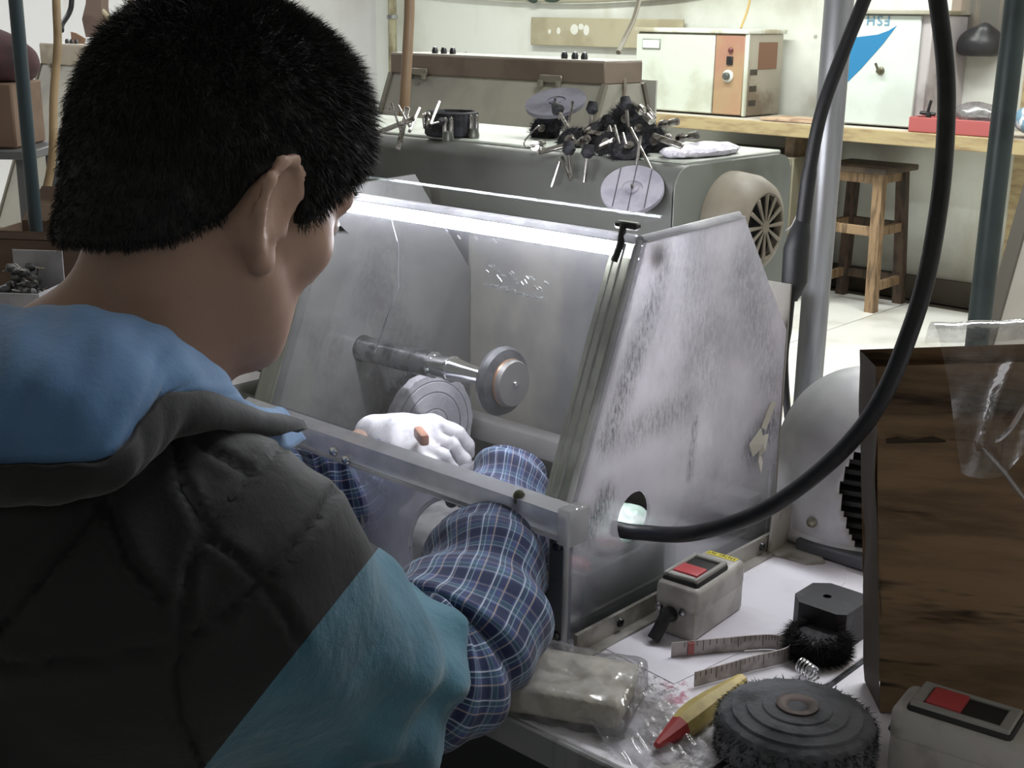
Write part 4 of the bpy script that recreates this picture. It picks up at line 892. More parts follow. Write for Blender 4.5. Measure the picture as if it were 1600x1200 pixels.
br = thing('bristle_ring', 'small black bristle ring on the bench behind the bent tape', 'brush', (-0.518, 1.014, TZ))
rc = Vector((-0.518, 1.014, TZ + 0.012))
rb_ = MB().lathe([(0.016, -0.010), (0.026, -0.010), (0.026, 0.010), (0.016, 0.010)], rc, (0, 0, 1), 36)
bristles(rb_, rc, (0, 0, 1), 0.020, 0.036, 0.020, 2600, 0.0006); bristles(rb_, rc + Vector((0, 0, .008)), (0, 0.0, 1), 0.020, 0.030, 0.018, 900, 0.0006)
rb_.build('bristle', bristle_mat, br)
bt = thing('bent_tape', 'length of steel tape measure bent double on the bench', 'tape measure', (-0.57, 0.94, TZ))
tpm = pm('tape_steel', (178, 168, 162), 0.4, 0.35, (140, 128, 120), 40)
path = cat_rom([(-0.616, 0.914), (-0.594, 0.945), (-0.570, 0.978), (-0.556, 0.994), (-0.542, 0.998), (-0.533, 0.988), (-0.534, 0.974), (-0.546, 0.945), (-0.556, 0.915), (-0.568, 0.882)] and [(-0.616, 0.914, 0), (-0.594, 0.945, 0), (-0.570, 0.978, 0), (-0.556, 0.994, 0), (-0.542, 0.998, 0), (-0.533, 0.988, 0), (-0.534, 0.974, 0), (-0.546, 0.945, 0), (-0.556, 0.915, 0), (-0.568, 0.882, 0)], 6)
tpb = MB(); th = 0.0006; k0 = len(path)
for i, p in enumerate(path):
    t = (path[min(i + 1, k0 - 1)] - path[max(i - 1, 0)]).normalized(); nn = Vector((-t.y, t.x, 0)); p = Vector((p.x, p.y, TZ + 0.001))
    tpb.v += [tuple(p + nn * th), tuple(p + nn * th + Vector((0, 0, 0.015))), tuple(p - nn * th + Vector((0, 0, 0.015))), tuple(p - nn * th)]
for i in range(k0 - 1):
    for j in range(4): tpb.f.append((i * 4 + j, i * 4 + (j + 1) % 4, (i + 1) * 4 + (j + 1) % 4, (i + 1) * 4 + j))
tpb.f += [(0, 1, 2, 3), tuple((k0 - 1) * 4 + j for j in (3, 2, 1, 0))]
to = tpb.build('tape_strip', tpm, bt)
tk = MB()
for i in range(2, k0 - 1, 1):
    p = path[i]; t = (path[i + 1] - path[i - 1]).normalized(); nn = Vector((-t.y, t.x, 0)); side = -1
    hgt = 0.011 if i % 5 == 0 else 0.0055
    for sd in (1, -1):
        a = Vector((p.x, p.y, TZ + 0.016)) + nn * sd * 0.00085
        tk.add([a - t * .0003, a + t * .0003, a + t * .0003 - Vector((0, 0, hgt)), a - t * .0003 - Vector((0, 0, hgt))], [(0, 1, 2, 3)])
tk.build('tick_marks', pm('tick_dark', (70, 52, 48), 0.6), to, smooth=False)['kind'] = 'stuff'
pr = path[3]; MB().box((pr.x + .0015, pr.y - .001, TZ + 0.009), (0.0016, 0.006, 0.012), rot=R(-35)).build('red_figure', pm('red_ink', (186, 90, 86), 0.5), to, smooth=False)
spg = []
for k in range(60):
    a = 2 * PI * k / 12; spg.append(Vector((-0.512, 0.972, TZ + 0.009)) + Vector((0.0018 * k / 4 * 0.7, -0.0018 * k / 4 * 0.3, 0)) + Vector((0.3, 0.7, 0)).normalized() * 0.0065 * math.cos(a) + Vector((0, 0, 0.0068 * math.sin(a))))
tag(MB().tube(spg, 0.0011, 6).build('coil_spring', chrome, loc=(-0.51, 0.955, TZ)), 'tiny bright coil spring lying against the bristle ring', 'spring')

pn = thing('hand_tool', 'fat yellow handle with red tapered tip lying beside the felt wheel', 'tool', (-0.535, 0.83, TZ))
pa, pb_ = Vector((-0.530, 0.772, TZ + 0.007)), Vector((-0.533, 0.905, TZ + 0.0125)); axp = (pb_ - pa).normalized(); Lp = (pb_ - pa).length
yl = pm('handle_yellow', (216, 190, 104), 0.5, 0, (188, 164, 88), 30)
MB().lathe([(0.0105, 0.034), (0.0128, 0.045), (0.0132, 0.062), (0.0115, 0.085), (0.0085, 0.112), (0.006, Lp), (0, Lp)], pa, axp, 8).build('handle', yl, pn, angle=20)
MB().lathe([(0, -0.001), (0.003, 0), (0.0045, 0.006), (0.0105, 0.034), (0.0, 0.034)], pa, axp, 8).build('red_tip', pm('tip_red', (188, 52, 52), 0.5), pn, angle=20)

# white paper under the switch and the block
pp_ = MB()
pp_.prism([(-0.672, 0.885, TZ + .0003), (-0.585, 0.875, TZ + .0003), (-0.565, 1.05, TZ + .0003), (-0.578, 1.182, TZ + .0003), (-0.602, 1.232, TZ + .0003), (-0.66, 1.205, TZ + .0003)], (0, 0, 0.0004))
# (kept as the bench top's own bright surface: the sheet only shows by its far edge)
tag(pp_.build('paper_sheet', pm('paper_white', (226, 222, 232), 0.6, 0, (214, 208, 220), 10), loc=(-0.62, 1.05, TZ), smooth=False), 'thin white paper sheet lying on the bench under the labelled switch box', 'paper')

# bag with a pale block at the hood's front corner
pbg = thing('plastic_bag', 'clear plastic bag around a pale block at the front corner of the hood', 'bag', (-0.66, 0.80, TZ))
bx = Vector((-0.640, 0.782, TZ + 0.0165)); bq = Matrix.Rotation(R(24), 3, 'Z')
def bagf(p):
    q = (p - np.array(bx)) @ np.array(bq); d = np.abs(q) - np.array([0.056, 0.036, 0.008])
    return np.linalg.norm(np.maximum(d, 0), axis=-1) + np.minimum(d.max(-1), 0) - 0.005 + 0.002 * wob(p, 60, 2)
sdf_mesh(bagf, bx - Vector((.09, .09, .05)), bx + Vector((.09, .09, .05)), 0.004).build('pale_block', pm('foam_pale', (212, 206, 190), 0.7, 0, (190, 184, 164), 24), pbg)
def bagw(p):
    q = (p - np.array(bx)) @ np.array(bq); d = np.abs(q) - np.array([0.060, 0.040, 0.008])
    a = np.linalg.norm(np.maximum(d, 0), axis=-1) + np.minimum(d.max(-1), 0) - 0.008
    return smax(a + 0.003 * wob(p, 90, 4) + 0.004 * np.abs(wob(p, 150, 9, 5)) - 0.002, TZ + 0.0008 - p[..., 2], 0.001)
sdf_mesh(bagw, bx - Vector((.10, .10, .06)), bx + Vector((.10, .10, .06)), 0.0035).build('wrapper', clear_wrap, pbg)
def flap(a, b):
    x = -0.625 + 0.105 * a + 0.02 * b; y = 0.76 + 0.085 * b - 0.02 * a
    return Vector((x, y, TZ + 0.004 + 0.016 * (1 - a) ** 2 + 0.004 * math.sin(a * 19 + b * 7) * (1 - a * .5) + 0.003 * math.sin(b * 23 + a * 5)))
fb = MB().grid(flap, 40, 30); fb.fixn = False; fb.build('loose_flap', clear_wrap, pbg, angle=180)

# ------------------------------------------------------------------ black hose and cable
ho = thing('black_hose', 'thick black rubber hose curving down into the hood side hole', 'hose', (-0.55, 1.05, 0.85))
hp_ = cat_rom([(-0.62, 1.0, 2.75), (-0.50, 0.95, 1.75), Pd(1440, -150, 0.93), Pd(1465, 0, 0.93), Pd(1479, 150, 0.93), Pd(1466, 330, 0.93), Pd(1428, 500, 0.955), Pd(1350, 665, 1.01), Pd(1215, 785, 1.10), Pd(1090, 832, 1.17), (-0.684, 0.949, 0.8475), (-0.712, 0.942, 0.8455)], 10)
MB().tube(hp_, list(np.linspace(0.0066, 0.0066, 50)) + list(np.linspace(0.0066, 0.0080, len(hp_) - 50)), 16).build('hose', black_rubber, ho)
cbk = thing('power_cable', 'black power cable with moulded inline plug hanging before the silver pole', 'cable', (-0.73, 1.35, 1.05))
MB().tube(cat_rom([(-0.50, 1.30, 2.75), (-0.60, 1.31, 1.8), Pd(1400, -130, 1.34), Pd(1350, 0, 1.36), Pd(1318, 80, 1.38), Pd(1285, 170, 1.40), Pd(1266, 260, 1.42), Pd(1254, 350, 1.44)], 8), [0.0075] * 49 + [0.0085] * 8, 14).build('cable', pm('cable_black', (30, 31, 34), 0.5), cbk)
MB().tube([Pd(1254, 345, 1.44), Pd(1249, 368, 1.44), Pd(1244, 390, 1.445), Pd(1241, 440, 1.45), Pd(1238, 452, 1.45), Pd(1236, 470, 1.452)], [0.0085, 0.0125, 0.0145, 0.0145, 0.012, 0.007], 16).build('plug', pm('plug_black', (36, 38, 41), 0.5), cbk)
MB().tube(cat_rom([Pd(1236, 468, 1.452), Pd(1232, 510, 1.46), Pd(1226, 580, 1.48), (-0.80, 1.45, TZ + 0.006)], 6), 0.0045, 12).build('thin_cable', pm('cable_black2', (30, 31, 34), 0.5), cbk)
MB().tube(cat_rom([Pd(1246, 335, 1.47), Pd(1238, 352, 1.46), Pd(1228, 361, 1.46)], 5), 0.0012, 6).build('tie', pm('tie_white', (190, 190, 186), 0.5), cbk)

# ------------------------------------------------------------------ polishing tools heaped on the housing
HZ = HT + 0.004
tool_black = pm('tool_black', (30, 30, 33), 0.7, 0, (58, 58, 66), 80)
rod_mat = pm('rod_steel', (196, 192, 188), 0.25, 1.0, (120, 112, 104), 80)
def frame(ax):
    z = Vector(ax).normalized(); x = z.orthogonal().normalized(); y = z.cross(x)
    return Matrix((x, y, z)).transposed()
def mandrel(loc, ax, L, kind, label, rr=0.0016, hr=0.011):
    t = thing('polishing_mandrel', label, 'polishing mandrel', loc, 'mandrels heaped on the housing')
    p = Vector(loc); a = Vector(ax).normalized(); e = p + a * L
    MB().cyl(p, e, rr, n=8).build('shank', rod_mat, t)
    if kind == 'brush':
        b = MB().lathe([(0, -0.006), (hr * .8, -0.006), (hr * .8, 0.006), (0, 0.006)], p, a, 16); bristles(b, p, a, hr * .6, hr * 1.3, 0.010, 260, 0.0005); b.build('brush_head', bristle_mat, t)
    elif kind == 'cup':
        MB().lathe([(0, -0.012), (hr * .7, -0.012), (hr, 0.0), (hr * .5, 0.006), (0, 0.007)], p, a, 16).build('rubber_head', tool_black, t)
    elif kind == 'collet':
        MB().cyl(e - a * 0.014, e, rr * 2.6, n=10).build('collar', rod_mat, t)
        MB().cyl(p - a * 0.002, p + a * 0.006, rr * 3.2, n=10).build('collar', rod_mat, t)
    elif kind == 'bar':
        m = frame(a); MB().rbox(p + a * L / 2, (0.0078, 0.0042, L), 0.0008, 1, rot=m).build('flat_bar', rod_mat, t)
    return t
def Pp(x, y, Y):
    v = Pd(x, y, 1.0) - Vector((0, 0, 1.33)); return Vector((0, 0, 1.33)) + v * (Y / v.y)
def Pz_(q, Y):
    p = Pp(q[0], q[1], Y)
    if Y > 1.338 and p.z < HZ + 0.005:
        v = Pd(q[0], q[1], 1.0) - Vector((0, 0, 1.33)); p = Vector((0, 0, 1.33)) + v * ((HZ + 0.005 - 1.33) / v.z)
        if p.y < 1.352: p = Pp(q[0], q[1], 1.352)
    return p
# big brush wheels that make the dark mass of the heap
def wheel_tool(c, ax, r, w, label, felt=False):
    t = thing('bristle_buff', label, 'brush wheel', c, 'black wheels in the tool heap')
    b = MB().lathe([(0, -w / 2), (r * .7, -w / 2), (r * .7, w / 2), (0, w / 2)], c, ax, 24); bristles(b, c, ax, r * .55, r, w, 620, 0.0006)
    b.build('bristle', bristle_mat, t)
    a = Vector(ax).normalized()
    MB().cyl(Vector(c) - a * w * .75, Vector(c) + a * w * .75, r * .22, n=14).build('hub', rod_mat, t)
    return t
WH = [((852, 205), 1.50, (0.2, -1, .5), .030, .016, 'black bristle wheel at the outer flank of the tool heap under the tilted disc', None),
      ((868, 178), 1.53, (0.9, -.4, .3), .026, .018, 'bristle wheel standing high under the tilted grey disc', None),
      ((893, 222), 1.42, (0.1, -.9, .6), .027, .014, 'black bristle wheel behind the long near flat bar', None),
      ((925, 212), 1.46, (-.3, -.6, .7), .030, .016, 'bristle wheel between the two bright flat bars', None),
      ((978, 188), 1.53, (.5, -.8, .2), .030, .018, 'bristle wheel topping the heap before the oven', None),
      ((950, 228), 1.40, (.1, -.7, .6), .027, .014, 'black bristle wheel over the gap between the lower rods', None),
      ((985, 235), 1.39, (.2, -.6, .7), .032, .014, 'widest black bristle wheel right above the leaning felt disc', None),
      ((1020, 225), 1.45, (.6, -.7, .4), .028, .016, 'black bristle wheel near the housing corner', None),
      ((1000, 205), 1.50, (.3, -.7, .4), .028, .016, 'bristle wheel in the middle behind the slanting rods', None)]
for q, Y, a, r, w, l, _ in WH: wheel_tool(tuple(Pp(q[0], q[1], Y)), a, r, w, l)
MAND = [  # start pixel, end pixel, depth, kind, label
    ((842, 238), (905, 222), 1.385, 'bar', 'long flat steel bar lying along the near edge of the heap'),
    ((872, 172), (902, 226), 1.450, 'cup', 'steel rod slanting down from the tilted disc'),
    ((895, 158), (889, 192), 1.480, 'rod', 'thin upright wire rod beside the tilted disc'),
    ((935, 231), (959, 219), 1.370, 'bar', 'short bright flat bar in the middle of the heap'),
    ((1020, 212), (1066, 229), 1.385, 'bar', 'flat bar sticking out to the housing corner side'),
    ((985, 200), (1019, 268), 1.370, 'rod', 'long thin steel rod slanting down across the housing face'),
    ((1001, 212), (993, 268), 1.360, 'rod', 'thin steel rod hanging straight down over the housing face'),
    ((1000, 170), (1018, 190), 1.480, 'collet', 'stubby collared mandrel pointing up beside the pale oven'),
    ((1035, 195), (1058, 190), 1.500, 'collet', 'collared mandrel at the far end of the heap, raised'),
    ((1062, 216), (1090, 211), 1.480, 'collet', 'small collared mandrel poking out past the housing end'),
    ((960, 196), (968, 226), 1.370, 'rod', 'curved bright rod standing before the brush mass'),
    ((973, 208), (978, 226), 1.337, 'rod', 'short bright rod among the brushes'),
    ((905, 205), (942, 210), 1.450, 'bar', 'dull flat bar lying level behind the near bars'),
    ((889, 235), (893, 280), 1.337, 'cup', 'small rubber cup mandrel hanging down the housing face'),
    ((878, 245), (892, 282), 1.333, 'rod', 'thin rod crossing the hanging rubber cup mandrel'),
    ((918, 240), (913, 285), 1.333, 'cup', 'black tipped mandrel hanging lowest below the heap'),
    ((875, 252), (862, 292), 1.333, 'rod', 'dark thin rod slanting away down the housing face'),
    ((1043, 216), (1052, 240), 1.450, 'collet', 'short mandrel standing on the crumpled white film'),
    ((1025, 185), (1010, 165), 1.500, 'rod', 'straight steel rod leaning up against the oven end of the heap'),
    ((836, 228), (848, 224), 1.420, 'collet', 'bright square ended mandrel at the left tip of the heap'),
    ((925, 172), (921, 205), 1.480, 'cup', 'dark cup mandrel standing upright at the back of the heap'),
    ((950, 188), (957, 215), 1.450, 'brush', 'small brush mandrel with round dark knob'),
    ((978, 165), (982, 200), 1.470, 'cup', 'pointed dark mandrel rising above the bristle wheels'),
    ((910, 222), (918, 216), 1.380, 'collet', 'tiny bright collar mandrel beside the short flat bar'),
]
for (a, b, d, k, l) in MAND:
    pa2, pb2 = (Pz_(a, d), Pz_(b, d - 0.006))
    ln = (pb2 - pa2).length
    mandrel(tuple(pa2), pb2 - pa2, ln, k, l, rr=0.0021 if k != 'cup' else 0.0026, hr=0.0095)
def felt_disc(name, c, ax, r, th, label, mat, lines=True, pin=True):
    t = thing(name, label, 'polishing disc', c); c = Vector(c); a = Vector(ax).normalized()
    m = frame(a)
    MB().lathe([(0, -th), (r, -th), (r * 1.0, 0), (r * .34, 0.0005), (r * .33, -0.0008), (r * .2, -0.0008), (r * .19, 0.001), (0, 0.001)], c, a, 56).build('felt', mat, t)
    if lines:
        sd = Vector((0, 0, 1)) - a * a.z; sd.normalize(); rt = sd.cross(a)
        for k in (-0.5, 0.0, 0.5):
            h = math.sqrt(1 - k * k) * r * 0.96
            MB().tube([c + rt * k * r + sd * h + a * 0.0007, c + rt * k * r - sd * h + a * 0.0007], 0.0006, 5).build('score_line', pm('score_dark', (70, 68, 78), 0.9), t)
    if pin:
        MB().cyl(c - a * 0.03, c + a * 0.006, 0.002, n=10).build('shank', rod_mat, t)
    return t
felt_lilac = felt_mat('felt_lilac', (164, 160, 172), (146, 142, 156))
cF = Pp(988, 294, 1.318)
felt_disc('felt_disc', tuple(cF), (0.30, -0.58, 0.80), 0.0405, 0.006, 'pale lilac felt disc with score lines leaning on the housing face', felt_lilac)
cT = Pp(868, 158, 1.50)
felt_disc('tilted_disc', tuple(cT), (0.12, -0.42, 1.0), 0.046, 0.006, 'grey abrasive disc lying tilted on top of the tool heap', pm('disc_slate', (112, 110, 122), 0.6, 0, (88, 86, 98), 20), False)
MB().box((0, 0, 0), (.001, .001, .001))
tag(crumple((-0.985, 1.47, HZ + 0.006), (0.035, 0.085, 0.010), 6, amp=0.3, vox=0.004).build('white_film', pm('film_white', (226, 220, 232), 0.35, 0, (196, 190, 206), 60), loc=(-0.985, 1.47, HZ)), 'crumpled white film lying on the housing end under the tools', 'film')
wl = thing('wire_loop', 'thin wire loop beside the tilted disc on the housing top', 'wire', (-1.2, 1.5, HZ))
MB().tube(cat_rom([Pd(842, 196, 1.75), Pd(828, 210, 1.76), Pd(819, 222, 1.77), Pd(822, 230, 1.76), Pd(836, 229, 1.73)], 6), 0.0011, 6).build('wire', rod_mat, wl)
# left holder with its mandrels
lh = thing('tool_holder', 'black rubber tool holder standing on the pale housing top', 'tool holder', (-1.40, 1.375, HZ))
hcn = Vector((-1.395, 1.405, HZ))
MB().lathe([(0.036, 0), (0.040, 0.004), (0.040, 0.036), (0.036, 0.038), (0.034, 0.034), (0, 0.033)], hcn, (0, 0, 1), 10, jit=lambda i, j: 0.05 * math.sin(j * 2.7)).build('holder', tool_black, lh, angle=20)
LM = [((637, 168), (622, 234), 'bar', 'flat steel bar leaning over the holder down the housing front'), ((570, 215), (648, 185), 'bar', 'long flat bar lying level from the hair to the tool holder'), ((655, 170), (640, 205), 'bar', 'short flat bar standing in the holder'),
      ((686, 160), (672, 196), 'bar', 'bright flat bar standing at the oven side of the holder'), ((622, 165), (640, 198), 'rod', 'thin rod leaning from the holder towards the hose'), ((612, 162), (626, 205), 'rod', 'second thin rod beside the brown hose'), ((668, 180), (671, 198), 'collet', 'tiny collared mandrel upright in the holder'), ((660, 178), (663, 200), 'rod', 'short rod upright in the middle of the holder'),
      ((602, 168), (620, 176), 'rod', 'thin rod lying crosswise above the others'), ((690, 190), (672, 194), 'cup', 'mandrel with rubber head sticking out sideways from the holder')]
for a, b, k, l in LM:
    pa2, pb2 = Pd(a[0], a[1], 1.86), Pd(b[0], b[1], 1.83)
    t = mandrel(tuple(pa2), pb2 - pa2, (pb2 - pa2).length, k, l, rr=0.0016, hr=0.006); t['group'] = 'mandrels in the left holder'
for px, py, l in ((700, 213, 'small twin prong collet standing nearer the housing front edge'), (740, 208, 'small twin prong collet standing farther back on the pale top')):
    d = 1.93 if px == 700 else 2.0
    v = Pd(px, py + 8, 1.0) - Vector((0, 0, 1.33)); b0 = Vector((0, 0, 1.33)) + v * ((HZ - 1.33) / v.z)
    t = thing('twin_collet', l, 'collet', tuple(b0), 'twin prong collets')
    MB().lathe([(0.008, 0), (0.009, 0.004), (0.007, 0.014), (0.004, 0.015)], b0, (0, 0, 1), 14).build('base', pm('collet_base', (120, 122, 112), 0.4, 0.7), t)
    for s_ in (-1, 1): MB().lathe([(0.0032, 0), (0.0032, 0.022), (0.002, 0.026), (0, 0.0265)], b0 + Vector((0.0045 * s_ * .74, 0.0045 * s_ * .67, 0.008)), (0, 0, 1), 10).build('prong', rod_mat, t)

_cr = Pp(1233, 300, 5.47); _ct = Pp(1180, 242, 5.47).z
oc_ = thing('under_shelf_cabinet', 'olive grey metal cabinet standing under the shelf beside the fan motor', 'cabinet', (_cr.x - 0.4, 5.7, 0))
MB().rbox((_cr.x - 0.4, 5.70, _ct / 2), (0.8, 0.42, _ct), 0.006, 1).build('body', olive, oc_)
for k in (0, 1): MB().rbox((_cr.x - 0.2 - 0.4 * k, 5.486, _ct / 2), (0.385, 0.016, _ct - 0.05), 0.004, 1).build('door', pm('olive_door', (126, 120, 98), 0.5, 0, (104, 98, 78), 4), oc_)
# ------------------------------------------------------------------ things at the left edge
cbl = thing('open_carton', 'brown cardboard carton with open flaps behind the neck', 'box', (-1.93, 0.95, TZ))
cl = card_mat('carton_card', (124, 102, 84), (106, 84, 68), (84, 66, 54))
o_ = Pd(-40, 420, 2.02); o_.z = TZ + 0.001
ex = Vector((0.80, 0.55, 0)).normalized(); ey = Vector((-ex.y, ex.x, 0)); CW, CD, CHt = 0.24, 0.16, 0.235
for a, w, nrm in ((Vector((0, 0, 0)), ex * CW, -ey), (ey * CD, ex * CW, ey), (Vector((0, 0, 0)), ey * CD, -ex), (ex * CW, ey * CD, ex)):
    MB().prism([o_ + a, o_ + a + w, o_ + a + w + Vector((0, 0, CHt)), o_ + a + Vector((0, 0, CHt))], nrm * 0.004).build('wall_panel', cl, cbl, smooth=False)
for a, w, nrm, k in ((Vector((0, 0, 0)), ex * CW, -ey, 0.02), (ey * CD, ex * CW, ey, 0.05)):
    p0_ = o_ + a + Vector((0, 0, CHt)); q_ = nrm * 0.06 + Vector((0, 0, k))
    MB().prism([p0_, p0_ + w, p0_ + w * .96 + q_, p0_ + w * .04 + q_], Vector((0, 0, 0.004))).build('flap', cl, cbl, smooth=False)
wb = thing('white_carton', 'open white carton heaped with dark mandrels at the left frame edge', 'carton', (-1.80, 0.86, TZ))
# base follows the sight line at x 0..65
fo_ = Pd(-20, 478, 1.80); fo_.z = 0; gx = Vector((0.80, 0.60, 0)).normalized(); gy = Vector((-0.60, 0.80, 0)); wtop = Pd(30, 456, 1.80).z
white_card = pm('white_card', (186, 184, 190), 0.7, 0, (160, 158, 164), 12)
for a, w in ((Vector((0, 0, 0)), gx * 0.075), (gy * 0.09, gx * 0.075), (Vector((0, 0, 0)), gy * 0.09), (gx * 0.075, gy * 0.09)):
    hh = wtop + (0.045 if w == gx * 0.075 and a.length > 0 else 0.0)
    MB().prism([fo_ + a + Vector((0, 0, TZ + .001)), fo_ + a + w + Vector((0, 0, TZ + .001)), fo_ + a + w + Vector((0, 0, hh)), fo_ + a + Vector((0, 0, hh))], gx.cross(Vector((0, 0, 1))) * 0.002 if abs(w.dot(gx)) > abs(w.dot(gy)) else gx * 0.002).build('wall_panel', white_card, wb, smooth=False)
MB().prism([fo_ + Vector((0, 0, wtop - .03)), fo_ + gx * .075 + Vector((0, 0, wtop - .03)), fo_ + gx * .075 + gy * .09 + Vector((0, 0, wtop - .03)), fo_ + gy * .09 + Vector((0, 0, wtop - .03))], (0, 0, 0.003)).build('inner_floor', white_card, wb, smooth=False)
for i in range(34):
    fx, fy = random.random(), random.random(); lay = i / 34
    c = fo_ + gx * (0.012 + 0.050 * fx) + gy * (0.012 + 0.066 * fy) + Vector((0, 0, wtop - 0.022 + 0.058 * lay * (1 - abs(fx - .35))))
    a = Vector((random.gauss(0, .6), random.gauss(0, .6), random.uniform(-.4, 1))).normalized()
    t = thing('small_mandrel', 'small dark rubber mandrel heaped in the white carton', 'mandrel', tuple(c), 'dark mandrels heaped in the white carton')
    if i == 0:
        proto_m = t
    MB().lathe([(0, -0.008), (0.0055, -0.007), (0.007, 0.0), (0.004, 0.006), (0, 0.007)], c, a, 10).build('rubber_head', pm('mandrel_dark', (48, 48, 50), 0.5, 0, (84, 82, 80), 90), t)
    MB().cyl(c + a * 0.006, c + a * 0.019, 0.0011, n=6).build('shank', pm('shank_pale', (188, 180, 150), 0.4, 0.4) if i % 4 == 0 else rod_mat, t)
# stacked things far left
d0 = 3.1
bgx = Vector((0.743, 0.669, 0)); bgy = Vector((-0.669, 0.743, 0))
oc = Pd(-60, 238, d0); oc.z = 0
oh = Pd(-10, 128, d0).z; ol = Pd(-10, 232, d0).z
tag(MB().rbox(oc + bgy * .1 + Vector((0, 0, (ol + oh) / 2)), (0.27, 0.2, oh - ol), 0.005, 1, rot=R(42)).build('brown_carton', pm('carton_orange', (120, 92, 72), 0.8, 0, (104, 78, 60), 6), loc=oc), 'orange brown carton under the maroon bundle behind the slate pole', 'box')
mo = oc + bgy * .1; mt = Pd(0, 48, d0).z
def maroonf(p): return elp(p, (mo.x, mo.y, (oh + mt) / 2 - 0.01), (0.165, 0.165, (mt - oh) / 2 + 0.02)) + 0.012 * wob(p, 22, 3) + 0.004 * wob(p, 60, 8)
tag(sdf_mesh(lambda p: np.maximum(maroonf(p), oh + 0.002 - p[..., 2]), (mo.x - .26, mo.y - .26, oh - .02), (mo.x + .26, mo.y + .26, mt + .06), 0.009).build('maroon_bundle', pm('maroon_cloth', (74, 34, 40), 0.85, 0, (56, 28, 34), 14), loc=(mo.x, mo.y, oh)), 'dark maroon cloth bundle on the orange brown carton', 'cloth')
rk = thing('side_rack', 'small grey rack carrying the orange brown carton', 'rack', (mo.x, mo.y, 0))
MB().rbox(mo + Vector((0, 0, ol - 0.012)), (0.36, 0.26, 0.022), 0.003, 1, rot=R(42)).build('rack_top', bench_grey, rk)
for sx in (-1, 1):
    for sy in (-1, 1):
        pz = mo + bgx * 0.15 * sx + bgy * 0.10 * sy; MB().box((pz.x, pz.y, (ol - .022) / 2), (0.03, 0.03, ol - .022), rot=R(42)).build('leg', bench_grey, rk)
# hung things on the left wall
hk = thing('hung_cloth', 'brown leather cloth hanging on the wall above the far dusty hood', 'cloth', tuple(Pd(145, 25, 4.7)))
cc = [Pd(x, y, 4.7) for x, y in ((138, -60), (160, -60), (158, 10), (162, 40), (158, 56), (134, 58), (128, 30), (134, 5))]
MB().prism(cc, (0.0, 0.03, 0.0)).build('cloth', pm('leather_brown', (122, 98, 84), 0.7, 0, (100, 78, 66), 7), hk)
hc = thing('hook_cable', 'dark curved cable hanging on the wall beside the leather cloth', 'cable', tuple(Pd(100, 20, 4.7)))
MB().tube(cat_rom([Pd(112, -60, 4.7), Pd(112, 0, 4.7), Pd(108, 20, 4.7), Pd(97, 38, 4.68), Pd(96, 48, 4.66)]), 0.010, 8).build('cable', black_rubber, hc)
hl = thing('beige_loop', 'beige tube loop hanging on the wall right beside the hair top', 'tube', tuple(Pd(185, 20, 4.7)))
MB().tube(cat_rom([Pd(150, -50, 4.72), Pd(156, 5, 4.72), Pd(168, 26, 4.7), Pd(182, 33, 4.7), Pd(198, 26, 4.7), Pd(204, 0, 4.7), Pd(203, -50, 4.7)]), 0.010, 8).build('tube', pm('tube_beige', (168, 152, 118), 0.6), hl)
lt = thing('leather_scrap', 'small brown leather scrap on the far hood top beside the yellow hose', 'cloth', (-4.86, 2.76, 1.21))
lt_o = Vector((-4.86, 2.76, 1.214))
MB().prism([lt_o + bgx * x + Vector((0, 0, z)) for x, z in ((-.02, -0.01), (.03, -.012), (.035, 0.01), (.0, .03), (-.02, .035))], bgy * .012).build('scrap', pm('scrap_brown', (140, 104, 78), 0.8), lt)

# ------------------------------------------------------------------ the worker
person = thing('person', 'person in dark quilted jacket with blue hood and plaid oversleeves leaning to the clear hood', 'person', (-0.82, 0.40, 0.0))
def Rm(pit, yaw):
    p, w = R(pit), R(yaw)
    Rx = np.array([[1, 0, 0], [0, math.cos(p), math.sin(p)], [0, -math.sin(p), math.cos(p)]])
    Rz = np.array([[math.cos(w), -math.sin(w), 0], [math.sin(w), math.cos(w), 0], [0, 0, 1]])
    return Rz @ Rx
HM = Rm(25, 3); HO = np.array(Pd(434, 332, 0.862)) - HM @ np.array([0.080, -0.008, 0.0])
def hl2w(q): return np.array(q, float) @ HM.T + HO
NB = np.array([-0.80, 0.44, 1.045])        # base of the neck
SR, SL = np.array([-0.668, 0.470, 0.978]), np.array([-0.985, 0.470, 0.978])
ER, EL = np.array([-0.690, 0.690, 0.785]), np.array([-1.098, 0.690, 0.812])
WR, WL = np.array([-0.838, 0.925, 0.868]), np.array([-1.035, 0.925, 0.868])
_ti = R(17); TILT = np.array([[1, 0, 0], [0, math.cos(_ti), -math.sin(_ti)], [0, math.sin(_ti), math.cos(_ti)]])
